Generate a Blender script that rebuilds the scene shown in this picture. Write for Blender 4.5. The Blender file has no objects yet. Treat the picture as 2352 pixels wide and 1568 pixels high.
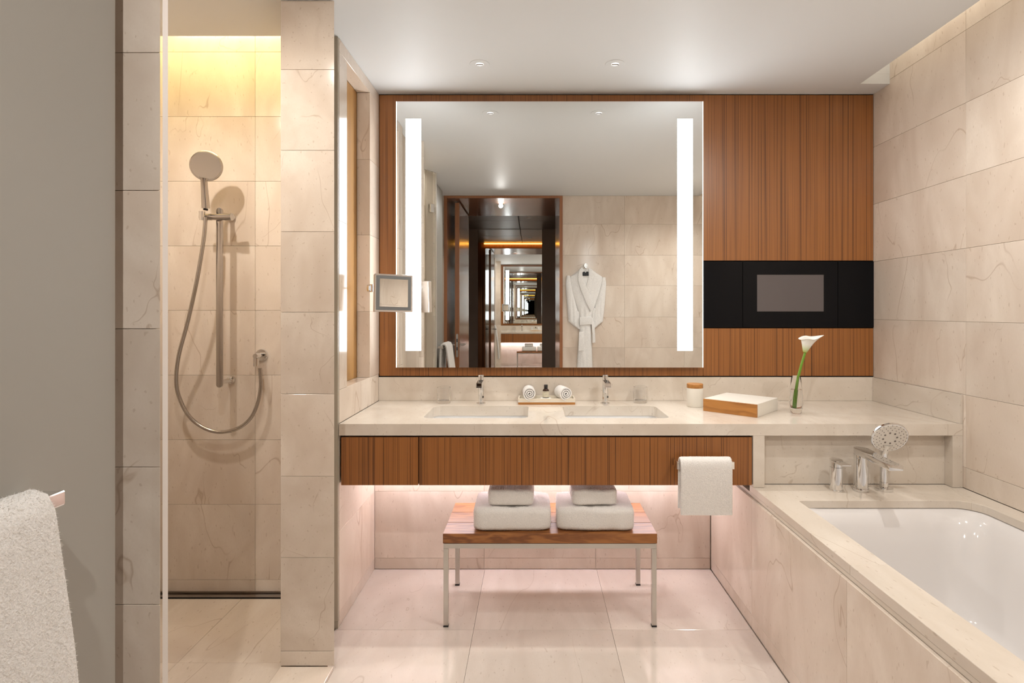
import bpy, bmesh, math, random
from mathutils import Vector, Matrix, noise

random.seed(11)
PI = math.pi
sc = bpy.context.scene
C = sc.collection

# ------------------------------------------------------------------ camera
# photo frame 2352 x 1568, vanishing point at (1224, 715), focal length 1273 px
FPX, VPX, VPY, EYE = 1273.0, 1224.0, 715.0, 1.335
cam_d = bpy.data.cameras.new('camera')
cam_d.sensor_width = 36.0
cam_d.lens = 36.0 * FPX / 2352.0
cam_d.shift_x = -(VPX - 1176.0) / 2352.0
cam_d.shift_y = -(784.0 - VPY) / 2352.0
cam_d.clip_start = 0.01
cam = bpy.data.objects.new('camera', cam_d)
cam.location = (0, 0, EYE)
cam.rotation_euler = (PI / 2, 0, 0)
C.objects.link(cam)
sc.camera = cam

# ------------------------------------------------------------------ world, exposure
w = bpy.data.worlds.new('world')
sc.world = w
w.use_nodes = True
w.node_tree.nodes['Background'].inputs[0].default_value = (1, 0.95, 0.9, 1)
w.node_tree.nodes['Background'].inputs[1].default_value = 0.0
sc.view_settings.view_transform = 'Standard'
sc.view_settings.look = 'None'
sc.view_settings.gamma = 1.0
sc.view_settings.use_curve_mapping = False
sc.view_settings.exposure = 1.2
cy = sc.cycles
cy.max_bounces = 11
cy.diffuse_bounces = 4
cy.glossy_bounces = 11
cy.transmission_bounces = 8
cy.transparent_max_bounces = 8
cy.sample_clamp_indirect = 4.0
cy.blur_glossy = 0.6
cy.use_denoising = True
cy.adaptive_threshold = 0.03

# light levels (lamps of the room and added fill lamps, built further down)
L_STRIP = 6.5          # frosted strips in the vanity mirror
L_EDGE = 1.6           # lit rim of the mirror
L_DOWN = 15.0          # recessed ceiling spots, real and added, watt
L_COVE = 2.6           # led line in the ceiling slot over the bath
L_SHOWER = 30.0        # led line in the shower ceiling slot
L_UNDER = 14.0         # led line under the vanity
L_HALL = 6.0           # orange led line in the hallway
L_HALL_FILL = 22.0  # added fill spot in the hallway, watt
L_DOOR_FILL = 31.0  # added fill spot in the doorway, watt

# ------------------------------------------------------------------ materials
def mat(name):
    m = bpy.data.materials.new(name)
    m.use_nodes = True
    nt = m.node_tree
    return m, nt, nt.nodes['Principled BSDF']

def N(nt, kind, **kw):
    n = nt.nodes.new(kind)
    for k, v in kw.items():
        if k in n.inputs:
            n.inputs[k].default_value = v
        else:
            setattr(n, k, v)
    return n

def plain(name, col, rough=0.5, metal=0.0, spec=0.5, **kw):
    m, nt, p = mat(name)
    p.inputs['Base Color'].default_value = (*col, 1)
    p.inputs['Roughness'].default_value = rough
    p.inputs['Metallic'].default_value = metal
    p.inputs['Specular IOR Level'].default_value = spec
    for k, v in kw.items():
        p.inputs[k.replace('_', ' ')].default_value = v
    return m

def emit(name, col, s):
    m, nt, p = mat(name)
    p.inputs['Base Color'].default_value = (0.8, 0.8, 0.8, 1)
    p.inputs['Emission Color'].default_value = (*col, 1)
    p.inputs['Emission Strength'].default_value = s
    return m

def mixc(nt, fac, a, b, blend='MIX'):
    n = nt.nodes.new('ShaderNodeMix')
    n.data_type = 'RGBA'
    n.blend_type = blend
    for sock, val in ((n.inputs[0], fac), (n.inputs[6], a), (n.inputs[7], b)):
        if hasattr(val, 'is_linked'):
            nt.links.new(val, sock)
        elif isinstance(val, (int, float)):
            sock.default_value = val
        else:
            sock.default_value = (*val, 1)
    return n.outputs[2]

def maprange(nt, src, a, b, c, d):
    n = N(nt, 'ShaderNodeMapRange')
    nt.links.new(src, n.inputs[0])
    for i, v in enumerate((a, b, c, d)):
        n.inputs[1 + i].default_value = v
    return n.outputs[0]

def math_(nt, op, a, b=None):
    n = nt.nodes.new('ShaderNodeMath')
    n.operation = op
    for i, v in enumerate((a, b)):
        if v is None:
            continue
        if hasattr(v, 'is_linked'):
            nt.links.new(v, n.inputs[i])
        else:
            n.inputs[i].default_value = v
    return n.outputs[0]

def coords(nt, scale=(1, 1, 1), shift=37.0):
    tc = nt.nodes.new('ShaderNodeTexCoord')
    oi = nt.nodes.new('ShaderNodeObjectInfo')
    mul = nt.nodes.new('ShaderNodeVectorMath')
    mul.operation = 'MULTIPLY_ADD'
    cmb = nt.nodes.new('ShaderNodeCombineXYZ')
    a = math_(nt, 'MULTIPLY', oi.outputs['Random'], shift)
    b = math_(nt, 'MULTIPLY', oi.outputs['Random'], -shift * 1.7)
    nt.links.new(a, cmb.inputs[0])
    nt.links.new(b, cmb.inputs[1])
    nt.links.new(a, cmb.inputs[2])
    nt.links.new(tc.outputs['Object'], mul.inputs[0])
    mul.inputs[1].default_value = scale
    nt.links.new(cmb.outputs[0], mul.inputs[2])
    return mul.outputs[0], oi

def marble(name, base, dark, vein, rough=0.14, vein_amt=0.55, var=0.05):
    m, nt, p = mat(name)
    v, oi = coords(nt)
    mp = N(nt, 'ShaderNodeMapping')
    mp.inputs['Rotation'].default_value = (0.3, 0.25, 0.75)
    mp.inputs['Scale'].default_value = (1.25, 0.5, 1.0)
    nt.links.new(v, mp.inputs[0])
    v = mp.outputs[0]
    def noi(scale, detail, rgh=0.55, dist=0.0):
        n = N(nt, 'ShaderNodeTexNoise', Scale=scale, Detail=detail, Roughness=rgh, Distortion=dist)
        nt.links.new(v, n.inputs['Vector'])
        return n.outputs['Fac']
    cloud = maprange(nt, noi(3.1, 3, 0.6, 0.8), 0.33, 0.72, 0, 1)
    col = mixc(nt, cloud, base, dark)
    # soft broad bands
    band = math_(nt, 'ABSOLUTE', math_(nt, 'SUBTRACT', noi(1.7, 2, 0.5, 1.2), 0.5))
    band = maprange(nt, band, 0.0, 0.07, 0.3, 0.0)
    col = mixc(nt, band, col, dark)
    # thin crack like veins
    for sca, wid, thr in ((0.8, 0.0020, 0.46), (1.5, 0.0026, 0.52)):
        r = math_(nt, 'ABSOLUTE', math_(nt, 'SUBTRACT', noi(sca, 4, 0.5, 0.5), 0.5))
        line = maprange(nt, r, 0.0, wid, 1.0, 0.0)
        mask = maprange(nt, noi(3.2 * sca, 1), thr, thr + 0.08, 0, vein_amt)
        col = mixc(nt, math_(nt, 'MULTIPLY', line, mask), col, vein)
    # fine grain and specks
    col = mixc(nt, maprange(nt, noi(140, 1), 0.35, 0.75, 0.0, 0.16), col, dark)
    col = mixc(nt, maprange(nt, noi(95, 0), 0.76, 0.82, 0.0, 0.32), col, vein)
    tone = maprange(nt, oi.outputs['Random'], 0, 1, 1 - var, 1 + var)
    hsv = N(nt, 'ShaderNodeHueSaturation')
    nt.links.new(col, hsv.inputs['Color'])
    nt.links.new(tone, hsv.inputs['Value'])
    nt.links.new(hsv.outputs[0], p.inputs['Base Color'])
    p.inputs['Roughness'].default_value = rough
    return m

def veneer(name, light, mid, dark, axis='z', rough=0.33, streak=1.0, spread=1.0, coat=0.0):
    """straight-grained wood, grain along the axis"""
    m, nt, p = mat(name)
    def vec(across, along):
        s = [across * spread] * 3
        s['xyz'.index(axis)] = along
        return coords(nt, tuple(s))[0]
    def noi(v, detail, rgh=0.55):
        n = N(nt, 'ShaderNodeTexNoise', Scale=1.0, Detail=detail, Roughness=rgh)
        nt.links.new(v, n.inputs['Vector'])
        return n.outputs['Fac']
    broad = maprange(nt, noi(vec(11, 0.2), 2), 0.3, 0.7, 0, 0.3)
    col = mixc(nt, broad, light, mid)
    fine = maprange(nt, noi(vec(420, 3.0), 1), 0.35, 0.7, 0, 0.5)
    col = mixc(nt, fine, col, mid)
    lines = maprange(nt, noi(vec(200, 0.3), 1, 0.5), 0.625, 0.69, 0, 0.8 * streak)
    col = mixc(nt, lines, col, dark)
    thin = maprange(nt, noi(vec(370, 1.0), 0), 0.62, 0.72, 0, 0.6 * streak)
    col = mixc(nt, thin, col, dark)
    nt.links.new(col, p.inputs['Base Color'])
    p.inputs['Roughness'].default_value = rough
    p.inputs['Coat Weight'].default_value = coat
    p.inputs['Coat Roughness'].default_value = 0.15
    return m

def plank(name, light, dark, axis='x', rough=0.4):
    """flowing flat-sawn grain"""
    m, nt, p = mat(name)
    s = [9.0] * 3
    s['xyz'.index(axis)] = 1.1
    v, oi = coords(nt, tuple(s))
    n = N(nt, 'ShaderNodeTexNoise', Scale=1.0, Detail=4, Roughness=0.6, Distortion=1.0)
    nt.links.new(v, n.inputs['Vector'])
    wv = math_(nt, 'SINE', math_(nt, 'MULTIPLY', n.outputs['Fac'], 46.0))
    col = mixc(nt, maprange(nt, wv, -1, 1, 0, 1), light, dark)
    n2 = N(nt, 'ShaderNodeTexNoise', Scale=1.4, Detail=2)
    nt.links.new(v, n2.inputs['Vector'])
    col = mixc(nt, maprange(nt, n2.outputs['Fac'], 0.35, 0.65, 0, 0.8), col, light)
    nt.links.new(col, p.inputs['Base Color'])
    p.inputs['Roughness'].default_value = rough
    return m

def terry(name, col, scale=260, strength=0.6):
    m, nt, p = mat(name)
    tc = nt.nodes.new('ShaderNodeTexCoord')
    n = N(nt, 'ShaderNodeTexNoise', Scale=scale, Detail=3)
    nt.links.new(tc.outputs['Object'], n.inputs['Vector'])
    b = N(nt, 'ShaderNodeBump', Strength=strength, Distance=0.004)
    nt.links.new(n.outputs['Fac'], b.inputs['Height'])
    nt.links.new(b.outputs[0], p.inputs['Normal'])
    c = mixc(nt, maprange(nt, n.outputs['Fac'], 0.3, 0.7, 0, 1), tuple(x * 0.86 for x in col), col)
    nt.links.new(c, p.inputs['Base Color'])
    p.inputs['Roughness'].default_value = 0.95
    p.inputs['Specular IOR Level'].default_value = 0.1
    p.inputs['Sheen Weight'].default_value = 0.25
    return m

M = {}
M['marble'] = marble('cream marble', (0.775, 0.685, 0.59), (0.62, 0.515, 0.42), (0.38, 0.26, 0.17), var=0.065)
M['marble_floor'] = marble('polished floor marble', (0.70, 0.635, 0.57), (0.57, 0.50, 0.435), (0.36, 0.27, 0.20), rough=0.10, vein_amt=0.4)
M['marble_top'] = marble('countertop marble', (0.735, 0.665, 0.58), (0.61, 0.53, 0.44), (0.36, 0.26, 0.18), rough=0.09, vein_amt=0.45)
M['grout'] = plain('grout', (0.58, 0.49, 0.40), 0.85)
M['paint'] = plain('white ceiling paint', (0.755, 0.775, 0.785), 0.55, spec=0.25)
M['teak'] = veneer('teak veneer', (0.335, 0.130, 0.034), (0.23, 0.081, 0.020), (0.07, 0.023, 0.007))
M['teak_h'] = veneer('dark wood veneer', (0.25, 0.105, 0.052), (0.175, 0.07, 0.034), (0.08, 0.03, 0.016), rough=0.22, coat=0.3)
M['oak_edge'] = veneer('solid wood edge', (0.36, 0.15, 0.06), (0.26, 0.10, 0.04), (0.15, 0.05, 0.02), streak=0.5)
M['niche_wood'] = veneer('golden niche veneer', (0.44, 0.24, 0.075), (0.36, 0.18, 0.055), (0.22, 0.10, 0.03), streak=0.6, rough=0.4)
M['bench_wood'] = plank('oiled teak', (0.36, 0.145, 0.042), (0.19, 0.066, 0.02), 'x')
M['box_wood'] = plank('golden teak', (0.46, 0.20, 0.045), (0.26, 0.095, 0.02), 'x')
M['chrome'] = plain('chrome', (0.80, 0.80, 0.80), 0.06, 1.0)
M['chrome_soft'] = plain('satin chrome', (0.50, 0.475, 0.455), 0.2, 1.0)
M['steel'] = plain('brushed steel', (0.60, 0.585, 0.55), 0.28, 1.0)
M['bronze'] = plain('bronze edge trim', (0.45, 0.41, 0.33), 0.4)
M['black'] = plain('black rubber', (0.01, 0.01, 0.01), 0.5)
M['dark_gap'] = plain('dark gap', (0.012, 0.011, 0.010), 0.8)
M['black_glass'] = plain('black glass', (0.006, 0.006, 0.007), 0.1, spec=0.12)
M['screen'] = plain('grey screen', (0.105, 0.09, 0.09), 0.12)
M['mirror'] = plain('mirror silver', (0.90, 0.915, 0.905), 0.0, 1.0)
M['mirror_back'] = plain('mirror back box', (0.5, 0.5, 0.5), 0.5)
M['strip'] = emit('mirror light strip', (0.96, 0.985, 1.0), L_STRIP)
M['edge'] = emit('mirror lit rim', (0.95, 1.0, 1.0), L_EDGE)
M['led_warm'] = emit('warm led', (1.0, 0.87, 0.70), L_COVE)
M['led_yellow'] = emit('yellow led', (1.0, 0.79, 0.38), L_SHOWER)
M['led_pink'] = emit('neutral led', (0.98, 0.91, 0.985), L_UNDER)
M['led_orange'] = emit('orange led', (1.0, 0.42, 0.06), L_HALL)
M['lamp'] = emit('lamp lens', (1.0, 0.97, 0.93), 0.7)
M['porcelain'] = plain('white porcelain', (0.80, 0.80, 0.795), 0.06)
M['enamel'] = plain('white enamel', (0.74, 0.71, 0.69), 0.07)
M['terry'] = terry('white terry', (0.86, 0.83, 0.79))
M['terry_robe'] = terry('white robe velour', (0.88, 0.87, 0.85), 120, 0.35)
M['pile'] = plain('terry loops', (0.84, 0.805, 0.765), 0.95, spec=0.05)
M['cream'] = plain('cream lacquer', (0.76, 0.68, 0.55), 0.35)
M['cream_light'] = plain('pale cream lacquer', (0.80, 0.76, 0.68), 0.35)
M['soap'] = plain('white soap', (0.85, 0.84, 0.80), 0.5)
M['amber'] = plain('dark amber bottle', (0.035, 0.012, 0.006), 0.08)
M['cap'] = plain('black cap', (0.012, 0.011, 0.012), 0.25)
M['label'] = plain('cream paper label', (0.66, 0.60, 0.46), 0.7)
M['ink'] = plain('label ink', (0.05, 0.05, 0.04), 0.8)
M['glass'] = plain('clear glass', (1, 1, 1), 0.0, Transmission_Weight=1.0, IOR=1.3)
M['glass_door'] = plain('clear door glass', (0.97, 0.99, 0.98), 0.0, Transmission_Weight=1.0, IOR=1.03)
M['glass_edge'] = plain('polished glass edge', (0.88, 0.80, 0.73), 0.25)
M['water'] = plain('water', (1, 1, 1), 0.0, Transmission_Weight=1.0, IOR=1.33)
M['stem'] = plain('green stem', (0.13, 0.27, 0.018), 0.4)
M['petal'] = None
M['frame_grey'] = plain('grey light frame', (0.17, 0.175, 0.175), 0.35)
M['silver'] = plain('silver casing', (0.72, 0.70, 0.69), 0.2, 1.0)
M['nozzle_face'] = plain('pale spray face', (0.72, 0.66, 0.58), 0.3)
M['nozzle'] = plain('grey rubber nozzle', (0.17, 0.14, 0.12), 0.6)
M['hanger'] = plain('black hanger', (0.012, 0.012, 0.014), 0.45)
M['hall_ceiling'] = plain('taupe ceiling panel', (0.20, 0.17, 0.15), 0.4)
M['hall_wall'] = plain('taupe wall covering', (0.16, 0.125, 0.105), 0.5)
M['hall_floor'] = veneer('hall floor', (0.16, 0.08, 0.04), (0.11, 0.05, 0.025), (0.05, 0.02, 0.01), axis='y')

def frosted():
    m, nt, p = mat('frosted glass')
    p.inputs['Base Color'].default_value = (0.66, 0.63, 0.57, 1)
    p.inputs['Roughness'].default_value = 0.42
    p.inputs['Specular IOR Level'].default_value = 0.35
    tr = N(nt, 'ShaderNodeBsdfTranslucent')
    tr.inputs[0].default_value = (0.5, 0.49, 0.45, 1)
    mx = N(nt, 'ShaderNodeMixShader')
    mx.inputs[0].default_value = 0.45
    out = nt.nodes['Material Output']
    nt.links.new(p.outputs[0], mx.inputs[1])
    nt.links.new(tr.outputs[0], mx.inputs[2])
    nt.links.new(mx.outputs[0], out.inputs[0])
    return m
M['frosted'] = frosted()

def loops_mat():
    m, nt, p = mat('terry loops')
    d = N(nt, 'ShaderNodeBsdfDiffuse')
    t = N(nt, 'ShaderNodeBsdfTranslucent')
    for n in (d, t):
        n.inputs[0].default_value = (0.88, 0.85, 0.81, 1)
    mx = N(nt, 'ShaderNodeMixShader')
    mx.inputs[0].default_value = 0.5
    nt.links.new(d.outputs[0], mx.inputs[1])
    nt.links.new(t.outputs[0], mx.inputs[2])
    nt.links.new(mx.outputs[0], nt.nodes['Material Output'].inputs[0])
    nt.nodes.remove(p)
    return m
M['pile'] = loops_mat()

def petal():
    m, nt, p = mat('lily petal')
    tc = nt.nodes.new('ShaderNodeTexCoord')
    sp = nt.nodes.new('ShaderNodeSeparateXYZ')
    nt.links.new(tc.outputs['Object'], sp.inputs[0])
    c = mixc(nt, maprange(nt, sp.outputs[2], 0.0, 0.042, 0, 1), (0.36, 0.46, 0.05), (0.86, 0.85, 0.80))
    nt.links.new(c, p.inputs['Base Color'])
    p.inputs['Roughness'].default_value = 0.45
    p.inputs['Subsurface Weight'].default_value = 0.15
    p.inputs['Subsurface Radius'].default_value = (0.01, 0.01, 0.006)
    return m
M['petal'] = petal()

# ------------------------------------------------------------------ geometry helpers
class G:
    """collects vertices and faces; build() links them as ONE mesh object"""
    def __init__(self):
        self.v, self.f = [], []
    def add(self, vs, fs):
        o = len(self.v)
        self.v += [tuple(p) for p in vs]
        self.f += [tuple(i + o for i in q) for q in fs]
        return self
    def box(self, x0, x1, y0, y1, z0, z1):
        vs = [(x0, y0, z0), (x1, y0, z0), (x1, y1, z0), (x0, y1, z0),
              (x0, y0, z1), (x1, y0, z1), (x1, y1, z1), (x0, y1, z1)]
        return self.add(vs, [(0, 3, 2, 1), (4, 5, 6, 7), (0, 1, 5, 4), (1, 2, 6, 5), (2, 3, 7, 6), (3, 0, 4, 7)])
    def prism(self, poly, a, b, axis='z'):
        n = len(poly)
        def put(p, h):
            if axis == 'z':
                return (p[0], p[1], h)
            if axis == 'y':
                return (p[0], h, p[1])
            return (h, p[0], p[1])
        vs = [put(p, a) for p in poly] + [put(p, b) for p in poly]
        fs = [tuple(range(n - 1, -1, -1)), tuple(range(n, 2 * n))]
        fs += [(i, (i + 1) % n, n + (i + 1) % n, n + i) for i in range(n)]
        return self.add(vs, fs)
    def loft(self, loops, cap0=True, cap1=True, closed=True):
        n = len(loops[0])
        vs = [p for l in loops for p in l]
        fs = []
        for k in range(len(loops) - 1):
            for i in range(n if closed else n - 1):
                j = (i + 1) % n
                fs.append((k * n + i, k * n + j, (k + 1) * n + j, (k + 1) * n + i))
        if cap0:
            fs.append(tuple(range(n - 1, -1, -1)))
        if cap1:
            o = (len(loops) - 1) * n
            fs.append(tuple(range(o, o + n)))
        return self.add(vs, fs)
    def lathe(self, prof, n=28, c=(0, 0, 0), axis='z', cap0=True, cap1=True):
        loops = []
        for r, h in prof:
            l = []
            for i in range(n):
                a = 2 * PI * i / n
                p = (r * math.cos(a), r * math.sin(a), h)
                if axis == 'y':
                    p = (p[0], h, p[1])
                elif axis == 'x':
                    p = (h, p[0], p[1])
                l.append((p[0] + c[0], p[1] + c[1], p[2] + c[2]))
            loops.append(l)
        return self.loft(loops, cap0, cap1)
    def tube(self, pts, r, n=12, caps=True):
        pts = [Vector(p) for p in pts]
        rs = r if isinstance(r, (list, tuple)) else [r] * len(pts)
        loops = []
        t0 = (pts[1] - pts[0]).normalized()
        up = Vector((0, 0, 1)) if abs(t0.z) < 0.9 else Vector((1, 0, 0))
        side = t0.cross(up).normalized()
        for i, p in enumerate(pts):
            t = (pts[min(i + 1, len(pts) - 1)] - pts[max(i - 1, 0)]).normalized()
            side = (side - t * side.dot(t)).normalized()
            b = t.cross(side)
            loops.append([tuple(p + (side * math.cos(2 * PI * k / n) + b * math.sin(2 * PI * k / n)) * rs[i]) for k in range(n)])
        return self.loft(loops, caps, caps)
    def mesh(self, name, bevel=0.0, seg=2, smooth=None, sub=0, jitter=None):
        bm = bmesh.new()
        vv = [bm.verts.new(p) for p in self.v]
        for q in self.f:
            try:
                bm.faces.new([vv[i] for i in q])
            except ValueError:
                pass
        bmesh.ops.recalc_face_normals(bm, faces=bm.faces)
        if bevel:
            es = [e for e in bm.edges if len(e.link_faces) == 2 and e.calc_face_angle(0) > 0.5]
            bmesh.ops.bevel(bm, geom=es, offset=bevel, segments=seg, profile=0.5, affect='EDGES', clamp_overlap=True)
        if sub:
            bmesh.ops.subdivide_edges(bm, edges=bm.edges, cuts=sub, use_grid_fill=True)
        if jitter:
            for q in bm.verts:
                q.co += jitter(q.co)
        me = bpy.data.meshes.new(name)
        bm.to_mesh(me)
        bm.free()
        if smooth is not None:
            me.shade_smooth()
            if smooth < 3:
                me.set_sharp_from_angle(angle=smooth)
        return me
    def build(self, name, m, parent=None, loc=None, **kw):
        return link(name, self.mesh(name, **kw), m, parent, loc)

def link(name, me, m, parent=None, loc=None):
    if isinstance(m, str):
        m = M[m]
    if m is not None and not me.materials:
        me.materials.append(m)
    o = bpy.data.objects.new(name, me)
    C.objects.link(o)
    o.parent = parent
    if loc:
        o.location = loc
    return o

def tag(o, label, cat, group=None, kind=None):
    o['label'] = label
    o['category'] = cat
    if group:
        o['group'] = group
    if kind:
        o['kind'] = kind
    return o

def thing(name, label, cat, loc=(0, 0, 0), rotz=0.0, group=None, kind=None):
    o = bpy.data.objects.new(name, None)
    o.empty_display_size = 0.05
    C.objects.link(o)
    o.location = loc
    o.rotation_euler = (0, 0, rotz)
    return tag(o, label, cat, group, kind)

def copy_tree(o, parent=None):
    c = o.copy()
    C.objects.link(c)
    c.parent = parent
    for ch in [x for x in bpy.data.objects if x.parent is o]:
        copy_tree(ch, c)
    return c

def rrect(x0, x1, y0, y1, r, n=6):
    """rounded rectangle, counter clockwise; r is one radius or four (x1y1, x0y1, x0y0, x1y0)"""
    rs = r if isinstance(r, (list, tuple)) else [r] * 4
    pts = []
    for (cx, sx, cyy, sy, a0, rr) in ((x1, -1, y1, -1, 0, rs[0]), (x0, 1, y1, -1, PI / 2, rs[1]),
                                      (x0, 1, y0, 1, PI, rs[2]), (x1, -1, y0, 1, 1.5 * PI, rs[3])):
        for k in range(n + 1):
            a = a0 + PI / 2 * k / n
            pts.append((cx + sx * rr + rr * math.cos(a), cyy + sy * rr + rr * math.sin(a)))
    return pts

def plate_with_holes(name, outer, holes, z0, z1, m, parent=None):
    bm = bmesh.new()
    edges = []
    for loop in [outer] + holes:
        vs = [bm.verts.new((p[0], p[1], z1)) for p in loop]
        edges += [bm.edges.new((vs[i], vs[(i + 1) % len(vs)])) for i in range(len(vs))]
    bmesh.ops.triangle_fill(bm, use_beauty=True, use_dissolve=False, edges=edges)
    ret = bmesh.ops.extrude_face_region(bm, geom=list(bm.faces))
    bmesh.ops.translate(bm, verts=[g for g in ret['geom'] if isinstance(g, bmesh.types.BMVert)], vec=(0, 0, z0 - z1))
    bmesh.ops.recalc_face_normals(bm, faces=bm.faces)
    me = bpy.data.meshes.new(name)
    bm.to_mesh(me)
    bm.free()
    return link(name, me, m, parent)

# tiles: one object per tile, mesh shared between tiles of the same size
_tile_cache = {}
def tile_mesh(wd, hg, m, t=0.012):
    key = (round(wd, 4), round(hg, 4), m, t)
    if key not in _tile_cache:
        me = G().box(-wd / 2, wd / 2, -hg / 2, hg / 2, -t, 0).mesh('tile', bevel=0.0007, seg=1)
        me.materials.append(M[m])
        _tile_cache[key] = me
    return _tile_cache[key]

def tiles(parent, org, U, V, us, vs, m='marble', gap=0.001, skip=None, name='tile', t=0.012):
    """tiles with their outer face in the plane org + u*U + v*V, normal U x V"""
    U, V = Vector(U), Vector(V)
    Nn = U.cross(V)
    R = Matrix((U, V, Nn)).transposed().to_4x4()
    for i in range(len(us) - 1):
        for j in range(len(vs) - 1):
            if skip and skip(0.5 * (us[i] + us[i + 1]), 0.5 * (vs[j] + vs[j + 1])):
                continue
            o = bpy.data.objects.new(name, tile_mesh(abs(us[i + 1] - us[i]) - gap, abs(vs[j + 1] - vs[j]) - gap, m, t))
            C.objects.link(o)
            o.parent = parent
            c = Vector(org) + U * (us[i] + us[i + 1]) / 2 + V * (vs[j] + vs[j + 1]) / 2
            o.matrix_local = Matrix.Translation(c) @ R

def pile(parent, src, count, length, name='terry_loops', m='pile', rad=0.0006):
    """short loops of terry standing on the surface of src, one mesh"""
    me = src.data
    me.calc_loop_triangles()
    tris = [[me.vertices[i].co for i in t.vertices] for t in me.loop_triangles]
    acc, tot = [], 0.0
    for a, b, c in tris:
        tot += (b - a).cross(c - a).length
        acc.append(tot)
    import bisect
    vs, fs = [], []
    rnd = random.Random(5)
    for k in range(count):
        a, b, c = tris[min(bisect.bisect(acc, rnd.random() * tot), len(tris) - 1)]
        u, v = rnd.random(), rnd.random()
        if u + v > 1:
            u, v = 1 - u, 1 - v
        p = a + (b - a) * u + (c - a) * v
        nn = (b - a).cross(c - a).normalized()
        d = (nn + Vector((rnd.uniform(-1, 1), rnd.uniform(-1, 1), rnd.uniform(-1.1, 0.5))) * 0.7).normalized()
        s = d.cross(Vector((rnd.uniform(-1, 1), rnd.uniform(-1, 1), rnd.uniform(-1, 1)))).normalized() * rad
        o = len(vs)
        L = length * rnd.uniform(0.6, 1.2)
        p = p - nn * 0.0006
        vs += [tuple(p - s), tuple(p + s), tuple(p + d * L)]
        fs.append((o, o + 1, o + 2))
    g = bpy.data.meshes.new(name)
    g.from_pydata(vs, [], fs)
    o = link(name, g, m, parent)
    o.location = src.location
    o['kind'] = 'stuff'
    return o

def spot(name, loc, target, watt, col, angle, blend, parent, size=0.03):
    d = bpy.data.lights.new(name, 'SPOT')
    d.energy = watt
    d.color = col
    d.spot_size = math.radians(angle)
    d.spot_blend = blend
    d.shadow_soft_size = size
    o = bpy.data.objects.new(name, d)
    C.objects.link(o)
    o.parent = parent
    o.location = loc
    o.rotation_euler = (Vector(target) - Vector(loc)).to_track_quat('-Z', 'Y').to_euler()
    return o

# ------------------------------------------------------------------ room shell
XR, XL, XFAR = 1.816, -0.82, -1.90      # right wall, vanity side of the left partition, far left wall
YB, YF, YLOW, YSH, YFRONT = 2.96, 2.34, 2.871, 2.62, 0.28
ZC = 2.493
T = 0.012

def struct(name, g, m, label, cat='wall', **kw):
    return tag(g.build(name, m, **kw), label, cat, kind='structure')

# floor
fl = struct('floor', G().box(XFAR - 0.1, XR + 0.1, -0.74, YB + 0.1, -0.08, -T), 'grout',
            'polished cream marble floor between the shower threshold and the bath', 'floor')
xs = [-0.83, -0.249, 0.33, 0.919]
ys = [0.286, 0.525, 1.125, 1.725, 2.325, YLOW]
tiles(fl, (0, 0, 0), (1, 0, 0), (0, 1, 0), xs, ys, 'marble_floor')
tiles(fl, (0, 0, 0), (1, 0, 0), (0, 1, 0), [XFAR, -1.35, -0.83], [0.286, 0.75, 1.205], 'marble_floor')
tiles(fl, (0, 0, 0), (1, 0, 0), (0, 1, 0), [0.919, 1.3, XR], [0.286, 0.50], 'marble_floor')
# shower floor, threshold
sf = struct('floor_shower', G().box(XFAR, -0.945, 1.30, 2.57, -0.011, -0.0105), 'grout',
            'beige marble shower floor in front of the black slot drain', 'floor')
tiles(sf, (0, 0, 0.002), (1, 0, 0), (0, 1, 0), [XFAR, -1.35, -0.945], [1.30, 1.50, 2.104, 2.572], 'marble')
th = struct('trim_1', G().box(-0.94, -0.742, 1.255, 2.063, 0.001, 0.014), 'marble',
            'flat marble threshold running from the tall pier towards the viewer', 'threshold', bevel=0.002)

# ceiling with the slot over the bath and the slot at the shower wall
g = G()
g.box(XFAR, 1.665, YFRONT, 2.332, ZC, ZC + 0.05)
g.box(-0.945, 1.665, 2.332, YB, ZC, ZC + 0.05)
g.box(1.665, XR, 2.82, YB, ZC, ZC + 0.05)
ceil = struct('ceiling', g, 'paint', 'smooth white ceiling with a slot along the right wall', 'ceiling')
g = G()
g.box(1.655, 1.665, YFRONT, 2.82, ZC + 0.0505, 2.76)
g.box(1.665, XR, 2.82, 2.83, ZC + 0.0505, 2.76)
g.box(1.655, XR + 0.012, YFRONT, 2.83, 2.76, 2.78)
struct('trim_2', g, 'paint', 'white sides and lid of the light slot above the bath', 'ceiling slot')
g = G()
g.box(XFAR, -0.945, 2.322, 2.332, ZC + 0.051, 2.80)
g.box(XFAR, -0.945, 2.322, YSH, 2.80, 2.82)
struct('trim_3', g, 'paint', 'white sides and lid of the yellow lit slot above the shower wall', 'ceiling slot')
cove = tag(G().box(1.669, 1.687, 0.35, 2.80, 2.715, 2.733).build('led_strip', 'led_warm'),
           'warm light line hidden in the ceiling slot above the bath', 'led strip')
shled = tag(G().box(XFAR + 0.03, -0.96, 2.336, 2.352, 2.782, 2.797).build('led_strip', 'led_yellow'),
            'yellow light line hidden in the shower ceiling slot', 'led strip')

# right wall
wr = struct('wall_right', G().box(XR + T, XR + 0.09, YFRONT, YB + 0.1, 0.0, 2.78), 'grout',
            'cream marble wall beside the bath, tiled to the ceiling slot', 'wall')
zr = [0.592, 0.68, 0.985, 1.292, 1.60, 1.905, 2.21, 2.515, 2.758]
tiles(wr, (XR, 0, 0), (0, -1, 0), (0, 0, 1), [-YB + 0.001, -2.325, -1.725, -1.125, -0.525, -YFRONT], zr)

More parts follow.
